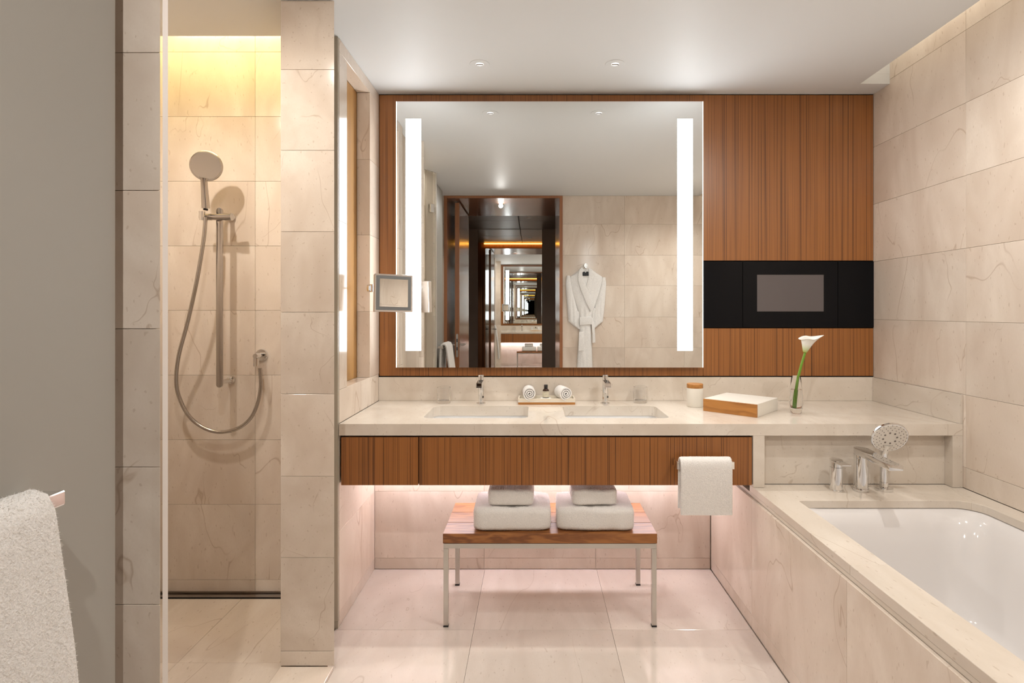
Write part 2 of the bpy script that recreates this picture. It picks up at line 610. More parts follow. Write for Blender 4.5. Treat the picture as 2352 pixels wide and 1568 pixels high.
# back wall: teak panels, stone upstand and the recessed lower wall
wb = struct('wall_back', G().box(XFAR - 0.1, XR + 0.1, YB + 0.005, YB + 0.1, 0.0, 2.78), 'dark_gap',
            'back wall clad in striped teak veneer above the vanity', 'wall')
G().box(-0.818, 0.906, 2.952, YB, 0.992, 2.487).build('wood_panel', 'teak', wb)
G().box(0.908, 1.812, 2.952, YB, 1.606, 2.487).build('wood_panel', 'teak', wb)
G().box(0.908, 1.812, 2.952, YB, 0.992, 1.245).build('wood_panel', 'teak', wb)
up = struct('trim_4', G().box(XL, XR - 0.001, 2.946, YB, 0.8605, 0.986), 'marble_top',
            'low cream marble upstand behind the taps', 'upstand', bevel=0.001)
up2 = struct('trim_5', G().box(XR - 0.012, XR - 0.0005, YF, 2.945, 0.8605, 0.984), 'marble_top',
             'marble upstand on the right wall at the end of the countertop', 'upstand', bevel=0.001)
wl = struct('wall_lower', G().box(XL - 0.1, 0.95, YLOW + T, YB, 0.0, 0.81), 'grout',
            'recessed marble wall under the vanity behind the bench', 'wall')
tiles(wl, (0, YLOW, 0), (1, 0, 0), (0, 0, 1), [XL, -0.2526, 0.325, 0.919], [0.001, 0.058, 0.404, 0.81])

# left partition with the shuttered niche, and its wide end pier
ny0, ny1, nz0, nz1 = 2.445, 2.79, 1.003, 2.437
g = G()
xa, xb = -0.935, XL - T
g.box(xa, xb, 2.346, YB, 0, nz0 - T).box(xa, xb, 2.346, YB, nz1 + T, ZC)
g.box(xa, xb, 2.346, ny0 - T, nz0 - T, nz1 + T).box(xa, xb, ny1 + T, YB, nz0 - T, nz1 + T)
g.box(xa, -0.899, ny0 - T, ny1 + T, nz0 - T, nz1 + T)
g.box(xa, -0.85, 2.098, 2.346, 0, ZC)
wp = struct('wall_left', g, 'grout', 'bright marble side wall of the vanity with a tall recessed niche', 'wall')
tiles(wp, (XL, 0, 0), (0, 1, 0), (0, 0, 1), [2.346, YLOW], [0.001, 0.058, 0.404, 0.81])
tiles(wp, (XL, 0, 0), (0, 1, 0), (0, 0, 1), [2.346, 2.946], [0.861, nz0])
tiles(wp, (XL, 0, 0), (0, 1, 0), (0, 0, 1), [2.346, ny0], [nz0, 1.72, nz1])
tiles(wp, (XL, 0, 0), (0, 1, 0), (0, 0, 1), [ny1, 2.952], [nz0, 1.335, 1.72, 2.1, nz1])
tiles(wp, (XL, 0, 0), (0, 1, 0), (0, 0, 1), [2.346, ny0, 2.952], [nz1, ZC - 0.001])
# niche lining
tiles(wp, (0, ny1, 0), (1, 0, 0), (0, 0, 1), [-0.8865, XL], [nz0, 1.335, 1.72, 2.1, nz1])
tiles(wp, (0, ny0, 0), (-1, 0, 0), (0, 0, 1), [-XL, 0.8865], [nz0, 1.72, nz1])
tiles(wp, (0, 0, nz0), (1, 0, 0), (0, 1, 0), [-0.8865, XL], [ny0, ny1])
tiles(wp, (0, 0, nz1), (-1, 0, 0), (0, 1, 0), [-XL, 0.8865], [ny0, ny1])
G().box(-0.8985, -0.887, ny0 + 0.0005, ny1 - 0.0005, nz0 + 0.0005, nz1 - 0.0005).build('shutter_panel', 'niche_wood', wp)
G().box(-0.842, -0.8215, 2.334, 2.3455, 0.03, ZC - 0.001).build('edge_trim', 'bronze', wp)
G().box(-0.842, -0.8205, 2.333, 2.3455, 0.0, 0.029).build('edge_trim_foot', 'bronze', wp)
pier = struct('wall_pier', G().prism([(-0.939, 2.079), (-0.77, 2.079), (-0.785, 2.098), (-0.939, 2.098)], 0, ZC), 'grout',
              'tall cream marble pier between the shower and the vanity', 'wall')
zp = [0.0145, 0.070, 0.418, 0.721, 1.027, 1.332, 1.632, 1.935, 2.236, ZC - 0.001]
for a, b in zip(zp[:-1], zp[1:]):
    h = b - a - 0.0012
    c = (a + b) / 2
    o = G().prism([(-0.94, 0), (-0.740, 0), (-0.755, 0.013), (-0.94, 0.013)], -h / 2, h / 2).build('tile', 'marble', pier, loc=(0, 2.065, c), bevel=0.0007, seg=1)
tiles(pier, (-0.941, 0, 0), (0, -1, 0), (0, 0, 1), [-2.095, -2.078], [0.0145, ZC - 0.001])

# shower: back wall with slot drain, side walls
ws = struct('wall_shower', G().box(XFAR, -0.936, YSH + T, YSH + 0.06, 0, 2.82), 'grout',
            'cream marble shower wall behind the shower rail', 'wall')
zs = [0.012, 0.067, 0.4233, 0.7287, 1.0341, 1.3395, 1.645, 1.950, 2.256, 2.561, 2.80]
tiles(ws, (0, YSH, 0), (1, 0, 0), (0, 0, 1), [XFAR, -1.313, -0.936], zs)
wps = struct('wall_shower_side', G().box(-0.9405, -0.9362, 2.098, YSH, 0, 2.80), 'marble',
             'marble shower side of the partition', 'wall')
wf = struct('wall_far', G().box(XFAR - 0.08, XFAR - T, YFRONT, YSH, 0, 2.82), 'grout',
            'far left marble wall of the shower', 'wall')
tiles(wf, (XFAR, 0, 0), (0, 1, 0), (0, 0, 1), [YFRONT, 0.9, 1.5, 2.1, YSH], zs[:-1] + [ZC])
dp = struct('wall_dark_pier', G().prism([(XFAR, 1.223), (-0.832, 1.223), (-0.874, 1.285), (XFAR, 1.285)], 0, ZC), 'grout',
            'shaded marble end wall between the frosted panel and the shower', 'wall')
zd = [0.014, 0.090, 0.393, 0.695, 0.995, 1.297, 1.599, 1.90, 2.20, ZC - 0.001]
for a, b in zip(zd[:-1], zd[1:]):
    h = b - a - 0.0012
    G().prism([(-1.40, 0), (-0.8135, 0), (-0.828, 0.0125), (-1.40, 0.0125)], -h / 2, h / 2).build('tile', 'marble', dp, loc=(0, 1.21, (a + b) / 2), bevel=0.0007, seg=1)
tiles(dp, (0, 1.21, 0), (1, 0, 0), (0, 0, 1), [XFAR, -1.4], zd)
tiles(dp, (0, 1.2965, 0), (-1, 0, 0), (0, 0, 1), [0.884, 1.46, -XFAR], zd)

# front wall (seen in the mirror) with the wood lined portal
px0, px1, pz = -0.858, 0.266, 2.468
g = G()
g.box(XFAR - 0.1, px0 - 0.03, 0.16, YFRONT - T, 0, 2.82).box(px1 + 0.03, XR + 0.1, 0.16, YFRONT - T, 0, 2.82)
g.box(px0 - 0.03, px1 + 0.03, 0.16, YFRONT - T, pz + 0.024, 2.82)
wfr = struct('wall_front', g, 'grout', 'cream marble wall with the doorway, seen in the mirror', 'wall')
zf = [0.001, 0.062, 0.368, 0.67, 0.973, 1.278, 1.593, 1.898, 2.208, ZC]
tiles(wfr, (0, YFRONT, 0), (-1, 0, 0), (0, 0, 1), [-XR, -1.517, -0.917, -px1 - 0.031], zf)
tiles(wfr, (0, YFRONT, 0), (-1, 0, 0), (0, 0, 1), [-px0 + 0.031, 1.4, -XFAR], zf)
PY0 = -0.74
g = G()
g.box(px0 - 0.03, px0, PY0, YFRONT + 0.004, 0, pz + 0.022)
g.box(px1, px1 + 0.03, PY0, YFRONT + 0.004, 0, pz + 0.022)
g.box(px0, px1, PY0, YFRONT + 0.004, pz, pz + 0.022)
port = struct('trim_6', g, 'teak_h', 'dark polished wood lining of the deep doorway', 'door lining')
G().box(px0 - 0.031, px0 - 0.001, YFRONT + 0.0045, YFRONT + 0.011, 0, pz + 0.023).build('casing', 'oak_edge', port)
G().box(px1 + 0.001, px1 + 0.031, YFRONT + 0.0045, YFRONT + 0.011, 0, pz + 0.023).build('casing', 'oak_edge', port)
G().box(px0, px1, YFRONT + 0.0045, YFRONT + 0.011, pz + 0.001, pz + 0.023).build('casing', 'oak_edge', port)

# hallway beyond the portal
HY = -2.47
hx0, hx1 = -1.0, 0.42
g = G().box(hx0 - 0.05, hx0, HY, PY0, 0, 2.60).box(hx1, hx1 + 0.05, HY, PY0, 0, 2.60)
g.box(hx0 - 0.05, hx1 + 0.05, HY - 0.05, HY, 0, 2.60)
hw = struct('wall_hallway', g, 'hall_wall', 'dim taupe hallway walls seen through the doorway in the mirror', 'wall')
g = G().box(hx0, px0 - 0.03, PY0 + 0.02, PY0 + 0.05, 0, 2.60).box(px1 + 0.03, hx1, PY0 + 0.02, PY0 + 0.05, 0, 2.60)
g.box(px0 - 0.03, px1 + 0.03, PY0 + 0.02, PY0 + 0.05, pz + 0.022, 2.60)
struct('wall_hallway_portal', g, 'teak_h', 'dark wood hallway face around the doorway', 'wall')
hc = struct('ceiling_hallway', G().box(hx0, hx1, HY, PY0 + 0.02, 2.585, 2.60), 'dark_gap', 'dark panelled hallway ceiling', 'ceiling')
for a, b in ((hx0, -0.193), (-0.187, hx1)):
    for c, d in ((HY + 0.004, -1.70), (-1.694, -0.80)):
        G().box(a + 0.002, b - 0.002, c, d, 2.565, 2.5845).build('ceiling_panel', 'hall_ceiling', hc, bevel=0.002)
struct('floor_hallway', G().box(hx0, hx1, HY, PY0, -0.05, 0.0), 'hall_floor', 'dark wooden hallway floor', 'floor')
fp = struct('floor_portal', G().box(px0, px1, PY0 + 0.001, 0.2855, -0.011, 0.0), 'marble_floor', 'marble strip of floor inside the doorway', 'floor')
tag(G().box(px0 - 0.02, px1 + 0.02, -0.768, -0.752, 2.545, 2.560).build('led_strip', 'led_orange'),
    'orange light line above the doorway on the hallway side', 'led strip')
hm = thing('hallway_mirror', 'tall frameless mirror at the far end of the hallway', 'mirror', (-0.342, HY, 0))
G().box(-0.478, 0.478, 0.012, 0.018, 0.02, 2.56).build('mirror_glass', 'mirror', hm)
G().box(-0.478, 0.478, 0.001, 0.0118, 0.02, 2.56).build('backing_board', 'black', hm)
hl = thing('hallway_fill_spot', 'added fill spot in the hallway ceiling near the tall mirror', 'downlight', (-0.05, -1.45, 2.565))  # lamp added so the hallway and its reflections are not too dark
G().lathe([(0.030, -0.004), (0.034, -0.003), (0.034, 0.0), (0.012, 0.0)], 24).build('trim_ring', 'paint', hl, smooth=0.6)
G().lathe([(0.001, -0.002), (0.012, -0.002), (0.012, 0.0), (0.001, 0.0)], 16).build('lens', 'lamp', hl)
spot('bulb', (0, 0, -0.02), (0, 0.2, -1.5), L_HALL_FILL, (1.0, 0.82, 0.62), 110, 0.8, hl)

# ------------------------------------------------------------------ doors, glass
dr = tag(bpy.data.objects.new('door_1', None), 'open dark wood door folded back inside the doorway', 'door', kind='structure')
C.objects.link(dr)
dr.location = (-0.80, -0.72, 0.005)
G().box(0.002, 0.043, 0.006, 0.858, 0, 2.445).build('door_leaf', 'teak_h', dr)
G().box(0.0, 0.045, 0.8585, 0.864, 0, 2.445).build('door_edge', 'oak_edge', dr)
lp = G().prism(rrect(0.0115, 0.0335, 0.86, 1.10, 0.0105, 5), 0.8642, 0.8665, 'y').build('lock_plate', 'steel', dr)
for z0, z1 in ((0.93, 0.965), (1.015, 1.05)):
    G().box(0.017, 0.028, 0.8662, 0.8675, z0, z1).build('latch_slot', 'black', lp)
for sx, x0 in ((1, 0.0432), (-1, 0.0018)):
    h = G().lathe([(0.026, 0), (0.026, sx * 0.008), (0.011, sx * 0.009), (0.011, sx * 0.045)], 20, (x0, 0.80, 0.985), 'x').build('handle_rose', 'chrome', dr, smooth=0.6)
    G().tube([(x0 + sx * 0.042, 0.805, 0.985), (x0 + sx * 0.046, 0.77, 0.986), (x0 + sx * 0.045, 0.69, 0.99)], 0.009, 12).build('lever', 'chrome', h, smooth=0.8)

fz = thing('frosted_glass_panel', 'frosted taupe glass panel behind the hanging bath towel', 'glass panel', (-0.88, 0.83, 0.0))
G().box(-0.0, 0.01, -0.33, 0.325, 0.008, 2.488).build('glass_pane', 'frosted', fz, bevel=0.001)
G().box(-0.006, 0.016, -0.33, 0.325, 0.0, 0.0075).build('floor_channel', 'steel', fz)

# shower door, swung open into the shower, seen almost edge-on
ang = math.atan2(-0.668, 1.0)
sd = thing('shower_glass_door', 'clear glass shower door standing open, seen edge-on', 'glass door', (-0.806, 1.215, 0.0), -ang)
G().box(-0.005, 0.005, 0.0035, 0.62, 0.016, 2.488).build('glass_pane', 'glass_door', sd)
G().box(-0.005, 0.005, 0.0, 0.003, 0.016, 2.488).build('glass_edge', 'glass_edge', sd)
for z in (0.25, 2.15):
    G().box(-0.010, 0.010, 0.03, 0.075, z, z + 0.07).build('hinge', 'chrome', sd, bevel=0.002)

dn = thing('linear_drain', 'black slot drain at the foot of the shower wall', 'drain', (-1.42, 2.595, 0.0))
G().box(-0.478, 0.478, -0.021, 0.0235, -0.0104, -0.004).build('channel', 'black', dn)
G().box(-0.478, 0.478, -0.012, 0.009, -0.0038, 0.0045).build('grate_bar', 'chrome_soft', dn, bevel=0.0008)
G().box(-0.478, 0.478, -0.0225, -0.0195, -0.0038, 0.0045).build('edge_strip', 'black', dn)

# ------------------------------------------------------------------ vanity
van = thing('vanity_cabinet', 'wall-hung teak vanity cabinet with two drawer fronts', 'cabinet', (0.058, YLOW, 0.60))
G().box(-0.868, 0.868, -0.505, -0.49, 0.006, 0.2085).box(-0.868, -0.85, -0.4895, -0.001, 0.006, 0.2085).box(0.85, 0.868, -0.4895, -0.001, 0.006, 0.2085).box(-0.8495, 0.8495, -0.02, -0.001, 0.006, 0.2085).build('carcass', 'dark_gap', van)
for a, b in ((-0.811, -0.4855), (-0.482, 0.9265)):
    G().box(a - 0.058, b - 0.058, -0.527, -0.5055, 0.0, 0.203).build('drawer_front', 'teak', van, bevel=0.0012)
G().box(-0.868, 0.868, -0.50, -0.001, 0.0, 0.0055).build('bottom_panel', 'teak', van)
und = tag(G().box(-0.80, 0.905, 2.762, 2.792, 0.585, 0.5995).build('led_strip', 'led_pink'),
          'white light line under the vanity cabinet', 'led strip')

ct = thing('vanity_countertop', 'long cream marble countertop with two cutouts for basins', 'countertop', (0, 0, 0))
SINKS = ((-0.492, -0.022), (0.146, 0.612))
plate_with_holes('slab', [(XL + 0.001, YF), (XR - 0.001, YF), (XR - 0.001, 2.9585), (XL + 0.001, 2.9585)],
                 [rrect(a, b, 2.468, 2.786, 0.035, 6)[::-1] for a, b in SINKS], 0.811, 0.86, 'marble_top', ct)
G().box(0.930, 0.978, YF, YLOW - 0.002, 0.5925, 0.8105).build('end_panel', 'marble_top', ct)
G().box(1.772, XR - 0.001, YF, 2.385, 0.5925, 0.8105).build('end_panel', 'marble_top', ct)
G().box(0.9785, XR - 0.001, 2.386, 2.41, 0.5925, 0.8105).build('recessed_panel', 'marble_top', ct)

def basin(x0, x1, label):
    cx = (x0 + x1) / 2
    b = thing('sink_basin', label, 'sink', (cx, 2.627, 0.70), group='undermount basins in the countertop')
    hw_, hd = (x1 - x0) / 2 + 0.006, 0.165
    loops = []
    for z, i, r in ((0.1105, -0.018, 0.05), (0.1105, 0.0, 0.04), (0.10, 0.002, 0.04), (0.05, 0.010, 0.05), (0.02, 0.022, 0.06), (0.006, 0.045, 0.06), (0.001, 0.08, 0.05), (-0.001, 0.13, 0.01)):
        loops.append([(p[0], p[1], z) for p in rrect(-hw_ + i, hw_ - i, -hd + i, hd - i, r, 6)])
    outer = []
    for z, i, r in ((-0.012, 0.13, 0.01), (-0.011, 0.06, 0.05), (0.05, 0.0, 0.05), (0.10, -0.008, 0.04), (0.1045, -0.018, 0.05)):
        outer.append([(p[0], p[1], z) for p in rrect(-hw_ + i, hw_ - i, -hd + i, hd - i, r, 6)])
    g = G().loft(loops + outer + [loops[0]], False, False)
    # close the floor inside and outside
    n = len(loops[0])
    k = len(loops) - 1
    g.f = [q for q in g.f if not (min(q) // n == k and max(q) // n == k + 1)]
    g.f.append(tuple(range(k * n, (k + 1) * n)))
    g.f.append(tuple(range((k + 1) * n, (k + 2) * n))[::-1])
    g.build('bowl', 'porcelain', b, smooth=0.9)
    G().lathe([(0.001, 0.004), (0.02, 0.004), (0.023, 0.001), (0.023, -0.0005)], 24).build('drain_cap', 'chrome', b, smooth=0.6)
basin(*SINKS[0], 'white undermount basin on the left, below the left tap')
basin(*SINKS[1], 'white undermount basin on the right, nearer the cream jar')

def basin_tap(x, label):
    t = thing('basin_tap', label, 'tap', (x, 2.866, 0.8605), group='chrome basin taps')
    G().lathe([(0.001, 0), (0.0245, 0), (0.0245, 0.003), (0.022, 0.005), (0.001, 0.005)], 32).build('base_plate', 'chrome', t, smooth=0.6)
    bd = G().lathe([(0.001, 0.005), (0.0145, 0.005), (0.0145, 0.1195), (0.001, 0.1195)], 32).build('body', 'chrome', t, smooth=0.6)
    G().box(0.008, 0.0146, -0.0125, -0.006, 0.030, 0.038).build('sensor_window', 'black', bd)
    G().lathe([(0.001, 0.1205), (0.0135, 0.1205), (0.0135, 0.139), (0.0155, 0.1395), (0.0155, 0.146), (0.014, 0.1475), (0.001, 0.1475)], 32).build('control_knob', 'chrome', t, smooth=0.6)
    # open trough spout reaching over the bowl
    prof = [(-0.0145, 0.098), (0.0145, 0.098), (0.0145, 0.121), (0.0118, 0.121), (0.0118, 0.106), (-0.0118, 0.106), (-0.0118, 0.121), (-0.0145, 0.121)]
    l0 = [(p[0], -0.010, p[1]) for p in prof]
    l1 = [(p[0], -0.112, p[1] - 0.004) for p in prof]
    sp = G().loft([l0, l1]).build('spout', 'chrome', t, bevel=0.001)
    G().box(-0.0117, 0.0117, -0.1119, -0.107, 0.1025, 0.117).build('spout_lip', 'chrome', sp)
basin_tap(-0.268, 'chrome tap at the left basin, beside the left tumbler')
basin_tap(0.374, 'chrome tap at the right basin, beside the right tumbler')

# ------------------------------------------------------------------ mirror, television, shaving mirror
YM = 2.915
mr = thing('vanity_mirror', 'large frameless vanity mirror with two vertical light strips', 'mirror', (0.088, YM, 1.04))
G().box(-0.805, 0.805, 0.0, 0.005, 0.0, 1.399).build('mirror_glass', 'mirror', mr)
G().box(-0.77, 0.77, 0.0055, 0.0365, 0.03, 1.37).build('back_box', 'mirror_back', mr)
for a, b in ((-0.757, -0.6765), (0.672, 0.752)):
    G().box(a, b, -0.0012, -0.0002, 0.089, 1.307).build('light_strip', 'strip', mr)
for a, b in ((-0.8075, -0.8053), (0.8053, 0.8075)):
    G().box(a, b, -0.0005, 0.005, 0.0, 1.399).build('lit_edge', 'edge', mr)

tv = thing('wall_television', 'black glass television band set flush in the teak wall', 'television', (0.909, 2.9515, 1.249))
for a, b in ((0.001, 0.2065), (0.2085, 0.713), (0.715, 0.905)):
    G().box(a, b, -0.002, 0.008, 0.001, 0.352).build('glass_panel', 'black_glass', tv, bevel=0.0008)
G().box(0.284, 0.638, -0.0026, -0.0021, 0.086, 0.281).build('screen', 'screen', tv)

sm = thing('shaving_mirror', 'square swivel shaving mirror on the left wall over the mirror edge', 'mirror', (-0.82, 2.752, 1.45))
G().lathe([(0.019, 0.0003), (0.019, 0.012), (0.001, 0.0125)], 24, axis='x').build('wall_plate', 'chrome', sm, smooth=0.6)
G().lathe([(0.0125, -0.019), (0.0125, 0.019)], 20, (0.0225, 0, 0), 'z').build('hinge', 'chrome', sm, smooth=0.6)
G().tube([(0.03, -0.002, 0), (0.10, -0.02, 0.0), (0.158, -0.088, -0.02)], 0.006, 12).build('arm', 'chrome', sm, smooth=0.8)
hd = bpy.data.objects.new('mirror_head', None)
C.objects.link(hd)
hd.parent = sm
hd.location = (0.162, -0.128, -0.028)
hd.rotation_euler = (math.radians(-5), math.radians(1.5), math.radians(25))
def flat(g, *a, **k):
    return g.build(*a, **k)
H = 0.0895
me_c = G().prism(rrect(-H, H, -H, H, 0.003, 2), 0.002, 0.032, 'y')
hc_ = me_c.build('casing', 'silver', hd, bevel=0.001)
# the glass is slightly hollow and tilted back
G().prism(rrect(-0.0815, 0.0815, -0.0815, 0.0815, 0.001, 1), -0.0005, 0.0018, 'y').build('light_border', 'frame_grey', hd)
G().prism(rrect(-0.066, 0.066, -0.066, 0.066, 0.001, 1), -0.0018, -0.0007, 'y').build('mirror_glass', 'mirror', hd)

# ------------------------------------------------------------------ things on the countertop
ZT = 0.8602
def tumbler(x, y, label):
    t = thing('glass_tumbler', label, 'glass', (x, y, ZT), group='tumblers on the countertop')
    G().lathe([(0.001, 0.0), (0.0315, 0.0), (0.0335, 0.003), (0.0345, 0.082), (0.0335, 0.083), (0.0325, 0.082), (0.0312, 0.018), (0.029, 0.015), (0.001, 0.014)], 40, cap0=True, cap1=True).build('glass_body', 'glass', t, smooth=0.7)
tumbler((1020 - VPX) * 2.88 / FPX, 2.875, 'empty clear glass tumbler left of the left tap')
tumbler((1471 - VPX) * 2.88 / FPX, 2.885, 'empty clear glass tumbler right of the right tap')

tr = thing('amenity_tray', 'cream tray with a teak base between the two taps', 'tray', (0.070, 2.872, ZT))
G().box(-0.1455, 0.1455, -0.046, 0.056, 0.0, 0.0115).build('wood_base', 'box_wood', tr, bevel=0.001)
g = G()
g.box(-0.1455, 0.1455, -0.046, 0.056, 0.0117, 0.017)
tr_floor = g.build('tray_floor', 'cream_light', tr)
for a in ((-0.1455, 0.1455, -0.046, -0.041), (-0.1455, 0.1455, 0.051, 0.056), (-0.1455, -0.1385, -0.0408, 0.0508), (0.1385, 0.1455, -0.0408, 0.0508)):
    G().box(*a, 0.0172, 0.031).build('tray_rim', 'cream', tr, bevel=0.0006)

def rolled_towel(x, y, rot, label):
    t = thing('rolled_towel', label, 'towel', (x, y, ZT + 0.0195), rot, group='rolled white towels on the tray')
    R0, turns, th, n = 0.036, 3.2, 0.0098, 150
    inner, outer = [], []
    for i in range(n + 1):
        u = i / n
        a = -PI / 2 - 2 * PI * turns * (1 - u)
        r = 0.004 + (R0 - 0.004) * (1 - (1 - u) * 0.98)
        outer.append((r * math.cos(a), r * math.sin(a) + R0))
        ri = max(r - th * 0.66, 0.0006)
        inner.append((ri * math.cos(a), ri * math.sin(a) + R0))
    g = G()
    L = 0.052
    vs, fs = [], []
    rows = ((-1.0, 0.0), (-0.97, 0.0012), (0.97, 0.0012), (1.0, 0.0))
    k = 0
    for i in range(n + 1):
        for yy, ex in rows:
            for (px_, pz_), s in ((outer[i], 1), (inner[i], -1)):
                q = 1 + s * ex * 8
                bulge = -0.003 * (1 - i / n) if yy < 0 else 0
                vs.append((px_ * q, yy * L + bulge, (pz_ - R0) * q + R0))
    w_ = len(rows) * 2
    for i in range(n):
        for r in range(len(rows) - 1):
            for s in (0, 1):
                a = i * w_ + r * 2 + s
                fs.append((a, a + 2, a + w_ + 2, a + w_))
        fs.append((i * w_, i * w_ + 1, (i + 1) * w_ + 1, (i + 1) * w_))
        e = len(rows) * 2 - 2
        fs.append((i * w_ + e, i * w_ + e + 1, (i + 1) * w_ + e + 1, (i + 1) * w_ + e))
    e = n * w_
    for r in range(len(rows) - 1):
        fs.append((e + r * 2, e + r * 2 + 1, e + r * 2 + 3, e + r * 2 + 2))
    g.add(vs, fs)
    b = g.build('towel_roll', 'terry', t, smooth=1.0)
    pile(t, b, 2200, 0.0022, rad=0.0004)
rolled_towel(-0.018, 2.876, math.radians(3), 'rolled white towel at the left end of the tray')
rolled_towel(0.158, 2.876, math.radians(14), 'rolled white towel at the right end of the tray')
sp_ = tag(G().box(-0.027, 0.027, -0.018, 0.018, 0.0, 0.0115).build('soap_bar', 'soap', loc=(0.066, 2.866, ZT + 0.0173), bevel=0.003),
          'white rectangular soap bar under the little amber bottle', 'soap')
bt = thing('amber_bottle', 'small dark amber bottle with cream label standing on the soap', 'bottle', (0.067, 2.868, ZT + 0.029))
G().lathe([(0.001, 0), (0.0155, 0), (0.0168, 0.002), (0.0168, 0.036), (0.0155, 0.041), (0.0105, 0.0455), (0.009, 0.047), (0.001, 0.047)], 32).build('bottle_body', 'amber', bt, smooth=0.7)
lb = G().lathe([(0.01695, 0.0035), (0.01695, 0.0345)], 32, cap0=False, cap1=False).build('paper_label', 'label', bt, smooth=0.7)
G().lathe([(0.001, 0.0472), (0.0098, 0.0472), (0.0098, 0.066), (0.009, 0.0672), (0.001, 0.0672)], 28).build('cap', 'cap', bt, smooth=0.6)
def label_text(body, size, z):
    cu = bpy.data.curves.new('lettering', 'FONT')
    cu.body = body
    cu.size = size
    cu.align_x = 'CENTER'
    to = bpy.data.objects.new('lettering', cu)
    C.objects.link(to)
    dg = bpy.context.evaluated_depsgraph_get()
    me = bpy.data.meshes.new_from_object(to.evaluated_get(dg))
    bpy.data.objects.remove(to)
    for q in me.vertices:                       # wrap the flat print round the bottle
        a = q.co.x / 0.0172
        q.co = Vector((0.0172 * math.sin(a), -0.0172 * math.cos(a), q.co.y + z))
    me.materials.clear()
    link('lettering', me, 'ink', lb)
label_text('SANTAL 33', 0.0052, 0.0275)
label_text('shower gel', 0.0026, 0.0195)
label_text('-----------', 0.0026, 0.0155)

jar = thing('lidded_jar', 'round cream jar with a wooden lid', 'jar', (0.811, 2.774, ZT))
G().lathe([(0.001, 0), (0.037, 0), (0.0395, 0.004), (0.0395, 0.093), (0.001, 0.093)], 48).build('jar_body', 'cream_light', jar, smooth=0.6)
G().lathe([(0.001, 0.0932), (0.0395, 0.0932), (0.0395, 0.112), (0.038, 0.114), (0.001, 0.114)], 48).build('wooden_lid', 'box_wood', jar, smooth=0.6)

bx_ang = math.atan2(-0.174, 0.186)
bx = thing('keepsake_box', 'low cream box with a golden teak front', 'box', (0.8146, 2.652, ZT), bx_ang)
G().box(0.0, 0.255, 0.0105, 0.262, 0.0, 0.059).build('box_shell', 'cream_light', bx, bevel=0.0012)
G().box(0.0, 0.255, 0.0, 0.010, 0.0, 0.0572).build('teak_front', 'box_wood', bx, bevel=0.0008)

vs_ = thing('bud_vase', 'slender clear glass bud vase half filled with water', 'vase', (1.230, 2.590, ZT))
VP_ = [(0.020, 0.0), (0.0225, 0.003), (0.028, 0.022), (0.0305, 0.045), (0.0295, 0.080), (0.025, 0.125), (0.0195, 0.172)]
prof = [(0.001, 0.0)] + VP_ + [(0.0187, 0.1735), (0.0178, 0.172)] + [(r - 0.0018, z) for r, z in VP_[::-1][1:-2]] + [(0.0245, 0.026), (0.018, 0.0225), (0.001, 0.0225)]
G().lathe(prof, 40).build('glass_body', 'glass', vs_, smooth=0.9)
G().lathe([(0.001, 0.0232), (0.0175, 0.0232), (0.0238, 0.0268), (0.0283, 0.045), (0.0273, 0.080), (0.0245, 0.1105), (0.001, 0.1105)], 40).build('water', 'water', vs_, smooth=0.9)
ly = thing('calla_lily', 'white calla lily with a long green stem leaning in the vase', 'flower', (1.230, 2.590, ZT + 0.026))
def P2(px_, py_, y=2.590):
    return ((px_ - VPX) * y / FPX - 1.230, y - 2.590, EYE - (py_ - VPY) * y / FPX - ZT - 0.026)
st = [P2(1825.2, 938), P2(1826.5, 918), P2(1829, 892), P2(1834, 863), P2(1841, 836), P2(1848.5, 812), P2(1850.5, 806)]
G().tube(st, [0.0072, 0.0071, 0.0066, 0.006, 0.0056, 0.0056, 0.005], 14).build('stem', 'stem', ly, smooth=0.9)
# flower: a funnel whose rim rolls outward and runs out into a point
nu, nv = 56, 26
vsl, fsl = [], []
for j in range(nv):
    v = j / (nv - 1)
    for i in range(nu + 1):
        a = -PI + 2 * PI * i / nu            # a = 0 is the tip side (+x)
        tip = max(0.0, math.cos(a)) ** 3
        back = max(0.0, -math.cos(a)) ** 2
        hgt = 0.086 * (1 - 0.08 * back) + 0.012 * tip
        r = 0.0068 + 0.0235 * v ** 0.78 + 0.003 * math.sin(3 * a) * v ** 3
        r += tip * (0.027 * v ** 3.0) + back * 0.002 * v ** 2
        z = hgt * (v - 0.05 * v ** 4 * (1 - tip))
        z -= 0.012 * back * v ** 2
        if v > 0.86:
            r += 0.045 * (v - 0.86) * (1 - tip)
            z -= 0.06 * (v - 0.86) * (1 - tip)
        wide = 1.0 - 0.30 * tip * v
        ov = 0.006 * v * max(0, abs(a) - 2.6)
        vsl.append((r * math.cos(a) - ov, r * math.sin(a) * wide + (0.003 if a > 2.6 else 0) * v, z))
for j in range(nv - 1):
    for i in range(nu):
        q = j * (nu + 1) + i
        fsl.append((q, q + 1, q + nu + 2, q + nu + 1))
fl_ = G().add(vsl, fsl).build('spathe', 'petal', ly, smooth=3.2)
so = fl_.modifiers.new('thickness', 'SOLIDIFY')
so.thickness = 0.0011
so.offset = 0
fl_.location = P2(1848.5, 809)
fl_.rotation_euler = (math.radians(10), math.radians(13), math.radians(-12))
sx_ = G().tube([(0, 0, 0.012), (0.002, 0, 0.035), (0.004, 0, 0.054)], [0.003, 0.0042, 0.0024], 10).build('spadix', plain('yellow spadix', (0.75, 0.5, 0.06), 0.6), ly, smooth=0.9)
sx_.location = fl_.location
sx_.rotation_euler = fl_.rotation_euler

